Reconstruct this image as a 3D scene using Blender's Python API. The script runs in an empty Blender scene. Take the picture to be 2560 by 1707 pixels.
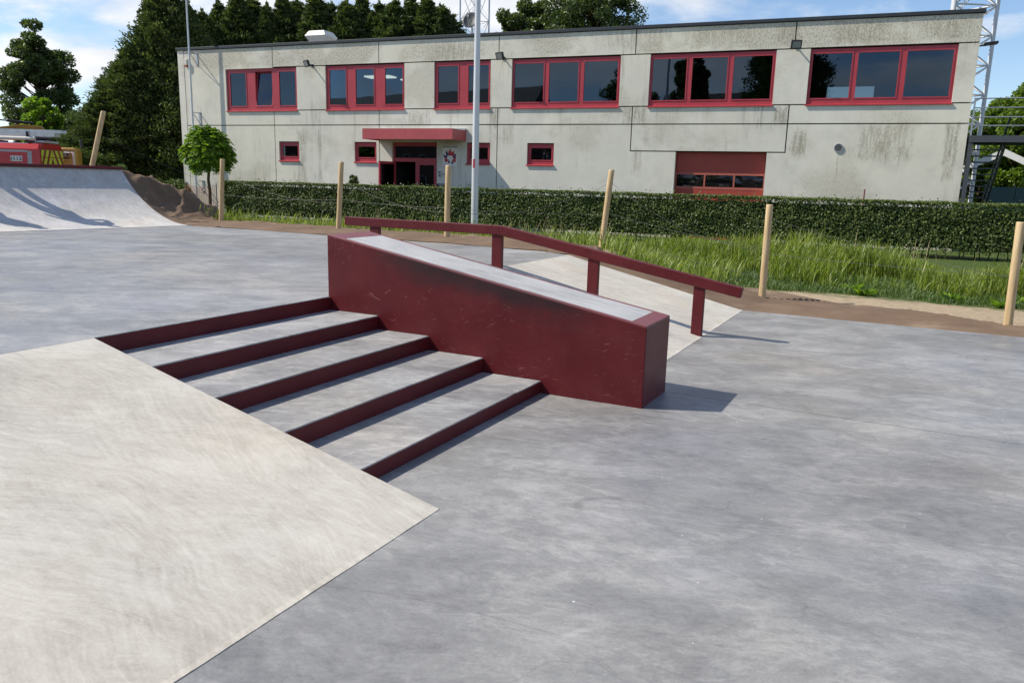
import bpy, math, random
import numpy as np
from mathutils import Vector, Matrix, noise as mnoise

random.seed(7)
rng = np.random.default_rng(7)
SC = bpy.context.scene
COL = SC.collection
R_ = math.radians

# ------------------------------------------------------------------ camera
EYE = 1.65
FPX, PITCH, ROLL = 1955.149, R_(11.485), R_(1.503)
_F = np.array([0, math.cos(PITCH), -math.sin(PITCH)])
_R0 = np.array([1.0, 0, 0]); _U0 = np.cross(_R0, _F)
_R = math.cos(ROLL) * _R0 + math.sin(ROLL) * _U0
_U = -math.sin(ROLL) * _R0 + math.cos(ROLL) * _U0
cam_data = bpy.data.cameras.new('camera')
cam_data.sensor_width = 36.0
cam_data.lens = FPX / 2560 * 36.0
cam_data.clip_start = 0.05
cam_data.clip_end = 3000
cam = bpy.data.objects.new('camera', cam_data)
COL.objects.link(cam)
cam.matrix_world = Matrix(((_R[0], _U[0], -_F[0], 0), (_R[1], _U[1], -_F[1], 0), (_R[2], _U[2], -_F[2], EYE), (0, 0, 0, 1)))
SC.camera = cam

# ------------------------------------------------------------------ sun, sky, exposure
SUN_TRAVEL = Vector((0.942, -0.05, -1.0))
sun_l = bpy.data.lights.new('sun', 'SUN')
sun_l.energy = 5.0
sun_l.angle = R_(0.53)
sun_l.color = (1.0, 0.925, 0.80)
sun = bpy.data.objects.new('sun', sun_l)
COL.objects.link(sun)
sun.rotation_euler = SUN_TRAVEL.to_track_quat('-Z', 'Y').to_euler()
sun.location = (-30, 3, 30)

SC.view_settings.view_transform = 'Standard'
SC.view_settings.look = 'None'
SC.view_settings.gamma = 1.0
SC.view_settings.exposure = 0.22
SC.view_settings.use_curve_mapping = False


class NT:
    """tiny node-tree helper"""
    def __init__(s, tree):
        s.t = tree; s.n = tree.nodes; s.l = tree.links
    def _set(s, sock, v):
        if hasattr(v, 'is_linked') or isinstance(v, bpy.types.NodeSocket):
            s.l.new(v, sock)
        else:
            if isinstance(v, (tuple, list)) and sock.type == 'RGBA' and len(v) == 3:
                v = (*v, 1)
            sock.default_value = v
    def new(s, typ, props=None, **ins):
        nd = s.n.new(typ)
        for k, v in (props or {}).items():
            setattr(nd, k, v)
        for k, v in ins.items():
            key = k.replace('_', ' ')
            if k.startswith('i') and k[1:].isdigit():
                s._set(nd.inputs[int(k[1:])], v)
            else:
                s._set(nd.inputs[key], v)
        return nd
    def math(s, op, a, b=0.0, c=None, clamp=False):
        nd = s.n.new('ShaderNodeMath'); nd.operation = op; nd.use_clamp = clamp
        s._set(nd.inputs[0], a); s._set(nd.inputs[1], b)
        if c is not None: s._set(nd.inputs[2], c)
        return nd.outputs[0]
    def vmath(s, op, a, b=(0, 0, 0)):
        nd = s.n.new('ShaderNodeVectorMath'); nd.operation = op
        s._set(nd.inputs[0], a)
        if op == 'SCALE': s._set(nd.inputs['Scale'], b)
        else: s._set(nd.inputs[1], b)
        return nd.outputs['Value'] if op in ('DOT_PRODUCT', 'LENGTH', 'DISTANCE') else nd.outputs[0]
    def mix(s, fac, a, b, blend='MIX'):
        nd = s.n.new('ShaderNodeMix'); nd.data_type = 'RGBA'; nd.blend_type = blend
        s._set(nd.inputs[0], fac); s._set(nd.inputs[6], a); s._set(nd.inputs[7], b)
        return nd.outputs[2]
    def ramp(s, fac, stops, interp='LINEAR'):
        nd = s.n.new('ShaderNodeValToRGB'); nd.color_ramp.interpolation = interp
        el = nd.color_ramp.elements
        while len(el) > 2: el.remove(el[-1])
        for i, (p, c) in enumerate(stops):
            e = el[i] if i < 2 else el.new(p)
            e.position = p
            if isinstance(c, (int, float)): c = (c, c, c)
            e.color = (*c, 1) if len(c) == 3 else c
        s._set(nd.inputs[0], fac)
        return nd.outputs[0]
    def noise(s, vec, scale, detail=4, rough=0.55, dist=0.0):
        nd = s.n.new('ShaderNodeTexNoise')
        s._set(nd.inputs['Vector'], vec); s._set(nd.inputs['Scale'], scale)
        nd.inputs['Detail'].default_value = detail; nd.inputs['Roughness'].default_value = rough
        nd.inputs['Distortion'].default_value = dist
        return nd.outputs['Fac']
    def mapping(s, vec, loc=(0, 0, 0), rot=(0, 0, 0), scale=(1, 1, 1)):
        nd = s.n.new('ShaderNodeMapping')
        s._set(nd.inputs[0], vec)
        nd.inputs['Location'].default_value = loc; nd.inputs['Rotation'].default_value = rot
        nd.inputs['Scale'].default_value = scale
        return nd.outputs[0]
    def smooth(s, x, a, b):
        nd = s.n.new('ShaderNodeMapRange'); nd.interpolation_type = 'SMOOTHSTEP'
        s._set(nd.inputs[0], x); s._set(nd.inputs[1], a); s._set(nd.inputs[2], b)
        return nd.outputs[0]


SKY_STRENGTH = 0.085
world = bpy.data.worlds.new('World')
SC.world = world
world.use_nodes = True
wt = NT(world.node_tree)
wt.n.clear()
sky = wt.n.new('ShaderNodeTexSky')
sky.sky_type = 'NISHITA'
sky.sun_disc = False
sky.sun_elevation = math.atan2(1.0, math.hypot(SUN_TRAVEL.x, SUN_TRAVEL.y))
sky.sun_rotation = math.atan2(-SUN_TRAVEL.x, -SUN_TRAVEL.y)
sky.air_density = 1.0; sky.dust_density = 0.25; sky.ozone_density = 1.2
tc = wt.n.new('ShaderNodeTexCoord')
d_ = tc.outputs['Generated']
sep = wt.new('ShaderNodeSeparateXYZ', Vector=d_)
zc = wt.math('ADD', wt.math('MAXIMUM', sep.outputs[2], 0.0), 0.26)
cx_ = wt.math('DIVIDE', sep.outputs[0], zc); cy_ = wt.math('DIVIDE', sep.outputs[1], zc)
cv = wt.new('ShaderNodeCombineXYZ', X=cx_, Y=cy_, Z=0.0).outputs[0]
n_big = wt.noise(wt.mapping(cv, loc=(9.1, 6.4, 0), scale=(1, 1, 1)), 0.62, 3, 0.5)
n_fine = wt.noise(wt.mapping(cv, loc=(4.1, 2.7, 0), scale=(1.0, 1.25, 1)), 1.9, 9, 0.56, 0.25)
cl = wt.math('ADD', wt.math('MULTIPLY', n_big, 0.55), wt.math('MULTIPLY', n_fine, 0.62))
mask = wt.smooth(cl, 0.572, 0.695)
shade = wt.noise(wt.mapping(cv, loc=(7, 3, 0)), 2.6, 5, 0.5)
ccol = wt.ramp(shade, [(0.30, (7.2, 7.7, 8.6)), (0.62, (11.0, 11.1, 11.3))])
skyc = wt.mix(1.0, sky.outputs[0], (1.30, 1.40, 1.56), 'MULTIPLY')
mask = wt.math('MULTIPLY', mask, wt.math('GREATER_THAN', sep.outputs[2], -0.02))
skc = wt.mix(mask, skyc, ccol)
bg = wt.new('ShaderNodeBackground', Color=skc, Strength=SKY_STRENGTH)
wo = wt.n.new('ShaderNodeOutputWorld')
wt.l.new(bg.outputs[0], wo.inputs[0])


# ------------------------------------------------------------------ frames of reference
def ray(px, py):
    return _R * (px - 1280) / FPX - _U * (py - 853.5) / FPX + _F
def at(px, py, Y):
    """point at distance Y that the photograph shows at px, py (2560 px wide)"""
    v = ray(px, py) * 1.0
    t = Y / v[1]
    return Vector((v[0] * t, Y, EYE + v[2] * t))
def gz(px, py, z=0.0):
    v = ray(px, py); t = (z - EYE) / v[2]
    return Vector((v[0] * t, v[1] * t, z))

AX, AY = 0.995, 5.696
_a = R_(153.044)
EH = Vector((math.cos(_a), math.sin(_a), 0))      # up the stairs
ER = Vector((EH.y, -EH.x, 0))                      # along the risers, away from the camera
def W(s, t, z=0.0):
    return Vector((AX, AY, z)) + EH * s + ER * t
PARK_ROT = _a                                       # local x = s, local y = -t
ZD = 0.593
FOOT, TOP = 0.32, 2.965
R1, RR, TR, D0 = 0.101, 0.123, 0.533, 0.847
BACK = 5.44


# ------------------------------------------------------------------ mesh helpers
class MB:
    def __init__(s): s.v = []; s.f = []; s.m = []
    def add(s, vs, fs, m=0):
        b = len(s.v); s.v += [tuple(v) for v in vs]
        for f in fs: s.f.append(tuple(b + i for i in f)); s.m.append(m)
    def box(s, x0, x1, y0, y1, z0, z1, m=0, xf=None):
        vs = [Vector(p) for p in ((x0,y0,z0),(x1,y0,z0),(x1,y1,z0),(x0,y1,z0),(x0,y0,z1),(x1,y0,z1),(x1,y1,z1),(x0,y1,z1))]
        if xf is not None: vs = [xf @ v for v in vs]
        s.add(vs, ((3,2,1,0),(4,5,6,7),(0,1,5,4),(1,2,6,5),(2,3,7,6),(3,0,4,7)), m)
        return s
    def prism(s, pts, vec, m=0):
        n = len(pts); vec = Vector(vec); pts = [Vector(p) for p in pts]
        s.add(pts + [p + vec for p in pts], [tuple(range(n - 1, -1, -1)), tuple(range(n, 2 * n))] + [(i, (i + 1) % n, n + (i + 1) % n, n + i) for i in range(n)], m)
        return s
    def tube(s, p0, p1, r0, r1=None, n=8, m=0, caps=True):
        p0 = Vector(p0); p1 = Vector(p1); r1 = r0 if r1 is None else r1
        ax = (p1 - p0).normalized()
        a = ax.orthogonal().normalized(); b = ax.cross(a)
        vs = []
        for p, r in ((p0, r0), (p1, r1)):
            for i in range(n):
                t = 2 * math.pi * i / n
                vs.append(p + a * (r * math.cos(t)) + b * (r * math.sin(t)))
        fs = [(i, (i + 1) % n, n + (i + 1) % n, n + i) for i in range(n)]
        s.add(vs, fs, m)
        if caps: s.add(vs, [tuple(range(n - 1, -1, -1)), tuple(range(n, 2 * n))], m)
        return s
    def path(s, pts, rad, n=6, m=0):
        for i in range(len(pts) - 1):
            r0 = rad[i] if isinstance(rad, (list, tuple)) else rad
            r1 = rad[i + 1] if isinstance(rad, (list, tuple)) else rad
            s.tube(pts[i], pts[i + 1], r0, r1, n, m, caps=(i in (0, len(pts) - 2)))
        return s
    def bar(s, p0, p1, w, h, m=0, up=(0, 0, 1)):
        p0 = Vector(p0); p1 = Vector(p1); ax = (p1 - p0).normalized(); up = Vector(up)
        sd = ax.cross(up).normalized(); u2 = sd.cross(ax)
        vs = [p + sd * (a * w / 2) + u2 * (b * h / 2) for p in (p0, p1) for a, b in ((-1,-1),(1,-1),(1,1),(-1,1))]
        s.add(vs, ((3,2,1,0),(4,5,6,7),(0,1,5,4),(1,2,6,5),(2,3,7,6),(3,0,4,7)), m)
        return s
    def build(s, name, mats, parent=None, smooth=False, bevel=0.0, segs=2):
        me = bpy.data.meshes.new(name)
        me.from_pydata(s.v, [], s.f); me.update()
        mats = mats if isinstance(mats, (list, tuple)) else [mats]
        for mm in mats: me.materials.append(mm)
        if len(mats) > 1: me.polygons.foreach_set('material_index', s.m)
        return fin(name, me, parent, smooth, bevel, segs)

def fin(name, me, parent=None, smooth=False, bevel=0.0, segs=2):
    o = bpy.data.objects.new(name, me); COL.objects.link(o)
    if parent is not None: o.parent = parent
    if smooth: me.polygons.foreach_set('use_smooth', [True] * len(me.polygons)); me.update()
    if bevel:
        md = o.modifiers.new('bevel', 'BEVEL'); md.width = bevel; md.segments = segs; md.limit_method = 'ANGLE'; md.angle_limit = R_(40)
        md.harden_normals = False
    return o

def arr_mesh(name, V, F, mat, parent=None, smooth=False):
    """numpy arrays -> one mesh; F is (n,4) or (n,3)"""
    me = bpy.data.meshes.new(name or 'crown')
    V = np.ascontiguousarray(V, dtype=np.float32); F = np.ascontiguousarray(F, dtype=np.int32)
    k = F.shape[1]
    me.vertices.add(len(V)); me.vertices.foreach_set('co', V.ravel())
    me.loops.add(F.size); me.loops.foreach_set('vertex_index', F.ravel())
    me.polygons.add(len(F)); me.polygons.foreach_set('loop_start', np.arange(len(F), dtype=np.int32) * k)
    try: me.polygons.foreach_set('loop_total', np.full(len(F), k, dtype=np.int32))
    except Exception: pass
    me.update(calc_edges=True); me.validate()
    me.materials.append(mat)
    if name is None: return me
    return fin(name, me, parent, smooth)

def tag(o, label=None, cat=None, group=None, kind=None):
    if label: o['label'] = label
    if cat: o['category'] = cat
    if group: o['group'] = group
    if kind: o['kind'] = kind
    return o
def thing(name, label, cat, loc=(0, 0, 0), rotz=0.0, group=None):
    o = bpy.data.objects.new(name, None); COL.objects.link(o)
    o.empty_display_size = 0.2
    o.location = loc; o.rotation_euler = (0, 0, rotz)
    return tag(o, label, cat, group)


# ------------------------------------------------------------------ materials
def new_mat(name):
    m = bpy.data.materials.new(name); m.use_nodes = True
    t = NT(m.node_tree); t.n.clear()
    out = t.n.new('ShaderNodeOutputMaterial')
    return m, t, out
def principled(t, out, color, rough=0.5, metal=0.0, spec=0.5, normal=None, **kw):
    p = t.n.new('ShaderNodeBsdfPrincipled')
    t._set(p.inputs['Base Color'], color); t._set(p.inputs['Roughness'], rough)
    t._set(p.inputs['Metallic'], metal); t._set(p.inputs['Specular IOR Level'], spec)
    if normal is not None: t.l.new(normal, p.inputs['Normal'])
    for k, v in kw.items(): t._set(p.inputs[k.replace('_', ' ')], v)
    t.l.new(p.outputs[0], out.inputs[0])
    return p
def bump(t, h, strength=0.3, dist=0.01):
    b = t.new('ShaderNodeBump', Height=h, Strength=strength, Distance=dist)
    return b.outputs[0]
def geo_pos(t): return t.n.new('ShaderNodeNewGeometry').outputs['Position']
def obj_co(t): return t.n.new('ShaderNodeTexCoord').outputs['Object']

def simple(name, col, rough=0.5, metal=0.0, var=0.12, scale=6.0, spec=0.5, b=0.0):
    m, t, out = new_mat(name)
    co = obj_co(t)
    n = t.noise(co, scale, 5, 0.6)
    c2 = tuple(max(0, c * (1 - var)) for c in col); c3 = tuple(min(1, c * (1 + var)) for c in col)
    c = t.ramp(n, [(0.3, c2), (0.7, c3)])
    nm = bump(t, t.noise(co, scale * 8, 3), b, 0.004) if b else None
    principled(t, out, c, rough, metal, spec, nm)
    return m

def concrete(name, dark, mid, light, streak_rot=0.0, streak=0.45, trowel=0.3, mott=0.55, rough=0.55, chalk=0.3, bumps=0.25, big=0.4, spec=0.35, crack=0.0, grain=0.75):
    m, t, out = new_mat(name)
    P = geo_pos(t)
    n1 = t.noise(P, big, 6, 0.6, 0.2)
    n1b = t.noise(t.mapping(P, loc=(9, 4, 2), rot=(0, 0, -streak_rot), scale=(0.9, 1.2, 1.2)), big * 4.0, 10, 0.70, 0.4)
    rot = t.mapping(P, rot=(0, 0, -streak_rot))
    n2 = t.noise(t.mapping(rot, scale=(1.0, 5.0, 5.0)), 2.4, 9, 0.74, 0.15)
    n2b = t.noise(t.mapping(rot, loc=(3, 1, 0), rot=(0, 0, 0.16), scale=(3.0, 26.0, 26.0)), 2.0, 6, 0.75)
    # trowel sweeps: patches that each have their own direction
    wq = t.new('ShaderNodeTexNoise', Vector=P, Scale=1.7, Detail=2.0)
    warped = t.vmath('ADD', P, t.vmath('SCALE', t.vmath('SUBTRACT', wq.outputs['Color'], (0.5, 0.5, 0.5)), 0.22))
    wp2 = t.new('ShaderNodeTexNoise', Vector=P, Scale=6.0, Detail=4.0)
    vco = t.vmath('ADD', warped, t.vmath('SCALE', t.vmath('SUBTRACT', wp2.outputs['Color'], (0.5, 0.5, 0.5)), 0.30))
    sweeps = None
    for k_, vs_ in enumerate((1.1, 1.9)):
        vor = t.new('ShaderNodeTexVoronoi', Vector=t.mapping(vco, loc=(k_ * 3.3, k_ * 1.9, 0)), Scale=vs_)
        ang = t.math('ADD', t.math('MULTIPLY', t.new('ShaderNodeSeparateColor', Color=vor.outputs['Color']).outputs[0], 1.7), streak_rot - 0.85)
        vr = t.new('ShaderNodeVectorRotate', {'rotation_type': 'AXIS_ANGLE'}, Vector=warped, Axis=(0, 0, 1), Angle=t.math('MULTIPLY', ang, -1.0))
        sw = t.noise(t.mapping(vr.outputs[0], loc=(k_, 0, 0), scale=(2.4, 30.0, 5.0)), 1.4, 3, 0.55)
        sweeps = sw if sweeps is None else t.math('ADD', t.math('MULTIPLY', sweeps, 0.55), t.math('MULTIPLY', sw, 0.45))
    n3 = sweeps
    fine = t.noise(P, 70, 3, 0.7)
    def amp(x, k): return t.math('MULTIPLY', t.math('SUBTRACT', x, 0.5), k)
    val = t.math('ADD', amp(n1, mott * 1.2), amp(n1b, mott * 1.7))
    val = t.math('ADD', val, amp(n2, streak * 1.5))
    val = t.math('ADD', val, amp(n2b, streak * 0.8))
    val = t.math('ADD', val, amp(n3, trowel * 2.0))
    val = t.math('ADD', val, amp(fine, 0.30))
    mid_ = t.noise(t.mapping(rot, loc=(1, 6, 2), scale=(0.85, 1.35, 1.35)), 13.0, 9, 0.80, 0.3)
    val = t.math('ADD', val, amp(mid_, grain))
    fl1 = t.noise(t.mapping(rot, loc=(4, 4, 4), scale=(0.85, 1.4, 1.4)), 2.6, 11, 0.70, 0.6)
    val = t.math('ADD', val, t.math('MULTIPLY', t.math('SUBTRACT', t.smooth(fl1, 0.47, 0.56), 0.5), grain * 0.16))
    # faint wheel and trowel arcs
    for k_, (sc_, wd_, am_) in enumerate(((0.55, 0.0035, -0.16), (0.9, 0.003, 0.13), (1.6, 0.004, -0.12), (2.3, 0.005, 0.10))):
        ln_ = t.noise(t.mapping(rot, loc=(k_ * 5.7, k_ * 2.9, 0), scale=(0.45, 1.5, 1.0)), sc_, 1, 0.4, 0.3)
        hit = t.smooth(t.math('ABSOLUTE', t.math('SUBTRACT', ln_, 0.5)), wd_, wd_ * 0.2)
        gate = t.smooth(t.noise(t.mapping(P, loc=(k_ * 2.2, 3, k_)), 1.1, 4, 0.6), 0.48, 0.62)
        val = t.math('ADD', val, t.math('MULTIPLY', t.math('MULTIPLY', hit, gate), am_))
    val = t.math('ADD', val, 0.5)
    c = t.ramp(val, [(0.22, dark), (0.5, mid), (0.78, light)])
    # tint drift: bluish and warm patches
    nt_ = t.noise(t.mapping(P, loc=(20, 3, 0)), 0.55, 4, 0.5)
    c = t.mix(t.smooth(nt_, 0.52, 0.75), c, t.mix(1.0, c, (0.96, 0.97, 1.06), 'MULTIPLY'))
    c = t.mix(t.smooth(nt_, 0.48, 0.28), c, t.mix(1.0, c, (1.05, 1.0, 0.94), 'MULTIPLY'))
    if chalk:
        ck = t.noise(t.mapping(P, loc=(2, 8, 1), scale=(1, 1.6, 1)), 7.0, 7, 0.72, 0.8)
        area = t.smooth(t.noise(t.mapping(P, loc=(5, 5, 0)), 0.8, 3), 0.5, 0.68)
        c = t.mix(t.math('MULTIPLY', t.math('MULTIPLY', t.smooth(ck, 0.62, 0.70), area), chalk), c, (0.62, 0.62, 0.61))
    # little pits and grit
    pit = t.new('ShaderNodeTexVoronoi', {'feature': 'F1'}, Vector=P, Scale=9.0, Randomness=1.0)
    pr_ = t.new('ShaderNodeSeparateColor', Color=pit.outputs['Color']).outputs
    gone = t.math('LESS_THAN', pit.outputs['Distance'], t.math('MULTIPLY', t.math('MULTIPLY', pr_[0], pr_[1]), 0.055))
    keep = t.math('LESS_THAN', pr_[2], 0.22)
    c = t.mix(t.math('MULTIPLY', t.math('MULTIPLY', gone, keep), 0.75), c, (0.08, 0.075, 0.07))
    keepw = t.math('MULTIPLY', t.math('GREATER_THAN', pr_[2], 0.975), t.math('LESS_THAN', pit.outputs['Distance'], t.math('MULTIPLY', pr_[1], 0.055)))
    c = t.mix(t.math('MULTIPLY', keepw, 0.7), c, (0.72, 0.71, 0.69))
    if crack:
        cw = t.vmath('ADD', P, t.vmath('SCALE', t.vmath('SUBTRACT', wq.outputs['Color'], (0.5, 0.5, 0.5)), 1.6))
        cr = t.new('ShaderNodeTexVoronoi', {'feature': 'DISTANCE_TO_EDGE'}, Vector=cw, Scale=0.33)
        ca = t.smooth(t.noise(t.mapping(P, loc=(1, 7, 3)), 0.9, 3), 0.5, 0.64)
        c = t.mix(t.math('MULTIPLY', t.math('MULTIPLY', t.math('LESS_THAN', cr.outputs['Distance'], 0.0028), ca), crack), c, (0.09, 0.085, 0.08))
    r = t.ramp(n1b, [(0.3, rough - 0.08), (0.7, rough + 0.1)])
    hgt = t.math('ADD', t.math('MULTIPLY', n3, 0.7), t.math('ADD', t.math('MULTIPLY', n2b, 0.4), t.math('MULTIPLY', fine, 0.3)))
    principled(t, out, c, r, 0, spec, bump(t, hgt, bumps, 0.004))
    return m

M = {}
M['deck'] = concrete('grey_power_floated_concrete', (0.145, 0.144, 0.144), (0.236, 0.235, 0.232), (0.365, 0.360, 0.350), streak_rot=R_(-16), rough=0.42, trowel=0.12, streak=0.09, mott=0.52, spec=0.5, grain=0.62, crack=0.25)
M['tread'] = concrete('grey_step_concrete', (0.18, 0.18, 0.184), (0.285, 0.285, 0.287), (0.42, 0.415, 0.41), streak_rot=R_(-8), trowel=0.16, streak=0.3, rough=0.55)
M['bank'] = concrete('beige_trowelled_concrete', (0.37, 0.338, 0.285), (0.515, 0.482, 0.42), (0.635, 0.605, 0.54), streak_rot=R_(-14), streak=0.13, trowel=0.32, mott=0.34, grain=0.42, rough=0.62, chalk=0.0, bumps=0.3, crack=0.2)
M['ramp'] = concrete('pale_ramp_concrete', (0.38, 0.37, 0.35), (0.49, 0.475, 0.45), (0.60, 0.585, 0.56), streak_rot=R_(-33), streak=0.4, trowel=0.2, mott=0.4, rough=0.6, chalk=0.0)

def red_paint(name, hub=False, scuff=0.48):
    m, t, out = new_mat(name)
    co = obj_co(t)
    n = t.noise(co, 2.2, 6, 0.6)
    c = t.ramp(n, [(0.3, (0.080, 0.0072, 0.0105)), (0.7, (0.115, 0.0115, 0.0155))])
    # pale scuffs from boards and wheels
    wq = t.new('ShaderNodeTexNoise', Vector=co, Scale=2.3, Detail=3.0)
    wv = t.vmath('ADD', co, t.vmath('SCALE', t.vmath('SUBTRACT', wq.outputs['Color'], (0.5, 0.5, 0.5)), 0.35))
    sc = None
    for k, (scl, rotv, thr) in enumerate(((7.2, 0.5, 0.70), (9.5, -0.75, 0.70), (5.0, 1.25, 0.70), (13.0, 0.2, 0.71))):
        q = t.mapping(wv, loc=(k * 3.1, k * 1.7, k * 2.3), rot=(0, rotv, 0), scale=(0.9, 6.0, 9.5))
        sn = t.noise(q, scl, 2, 0.5)
        ms = t.smooth(sn, thr, thr + 0.035)
        sc = ms if sc is None else t.math('MAXIMUM', sc, ms)
    low = t.smooth(t.noise(t.mapping(co, loc=(4, 0, 1)), 1.7, 3), 0.40, 0.62)
    c = t.mix(t.math('MULTIPLY', t.math('MULTIPLY', sc, low), scuff), c, (0.36, 0.17, 0.165))
    dust = t.smooth(t.noise(co, 5.0, 8, 0.7), 0.45, 0.8)
    c = t.mix(t.math('MULTIPLY', dust, 0.10), c, (0.20, 0.10, 0.09))
    if hub:
        s_ = t.new('ShaderNodeSeparateXYZ', Vector=co)
        dtop = t.math('SUBTRACT', t.math('ADD', t.math('MULTIPLY', s_.outputs[0], (1.153 - 0.632) / 3.005), 0.632), s_.outputs[2])
        wob = t.math('MULTIPLY', t.math('SUBTRACT', t.noise(t.mapping(co, scale=(1, 1, 2.5)), 1.6, 5, 0.6), 0.5), 0.40)
        band = t.smooth(t.math('ADD', dtop, wob), 0.27, 0.02)
        along = t.math('MULTIPLY', t.smooth(s_.outputs[0], 0.25, 0.8), t.smooth(s_.outputs[0], 2.62, 2.05))
        c = t.mix(t.math('MULTIPLY', t.math('MULTIPLY', band, along), 0.85), c, (0.022, 0.014, 0.016))
        # rubbed bright edge
        edge = t.math('LESS_THAN', dtop, 0.014)
        c = t.mix(t.math('MULTIPLY', edge, 0.55), c, (0.26, 0.10, 0.11))
    r = t.ramp(n, [(0.3, 0.42), (0.7, 0.55)])
    principled(t, out, c, r, 0, 0.30, bump(t, t.noise(co, 55, 3), 0.08, 0.002))
    return m
M['red'] = red_paint('oxblood_paint', scuff=0.0)
M['red_rail'] = red_paint('oxblood_rail_paint', scuff=0.25)
M['red_hub'] = red_paint('oxblood_paint_scuffed', hub=True)

def hub_top():
    m, t, out = new_mat('worn_ledge_concrete')
    co = obj_co(t)
    n2 = t.noise(t.mapping(co, scale=(1.4, 22, 6)), 2.0, 7, 0.66, 0.3)
    n1 = t.noise(co, 1.6, 5, 0.6)
    n3 = t.noise(t.mapping(co, scale=(4, 60, 9)), 2.0, 4, 0.7)
    v = t.math('ADD', t.math('MULTIPLY', n2, 0.5), t.math('ADD', t.math('MULTIPLY', n1, 0.35), t.math('MULTIPLY', n3, 0.25)))
    c = t.ramp(v, [(0.36, (0.20, 0.205, 0.21)), (0.52, (0.40, 0.40, 0.40)), (0.70, (0.56, 0.555, 0.55))])
    principled(t, out, c, 0.5, 0, 0.4, bump(t, v, 0.2, 0.004))
    return m
M['ledge'] = hub_top()
M['joint'] = simple('dark_joint_seal', (0.035, 0.034, 0.032), 0.85)
M['edge_line'] = simple('dark_slab_edge', (0.10, 0.095, 0.085), 0.8)

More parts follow.
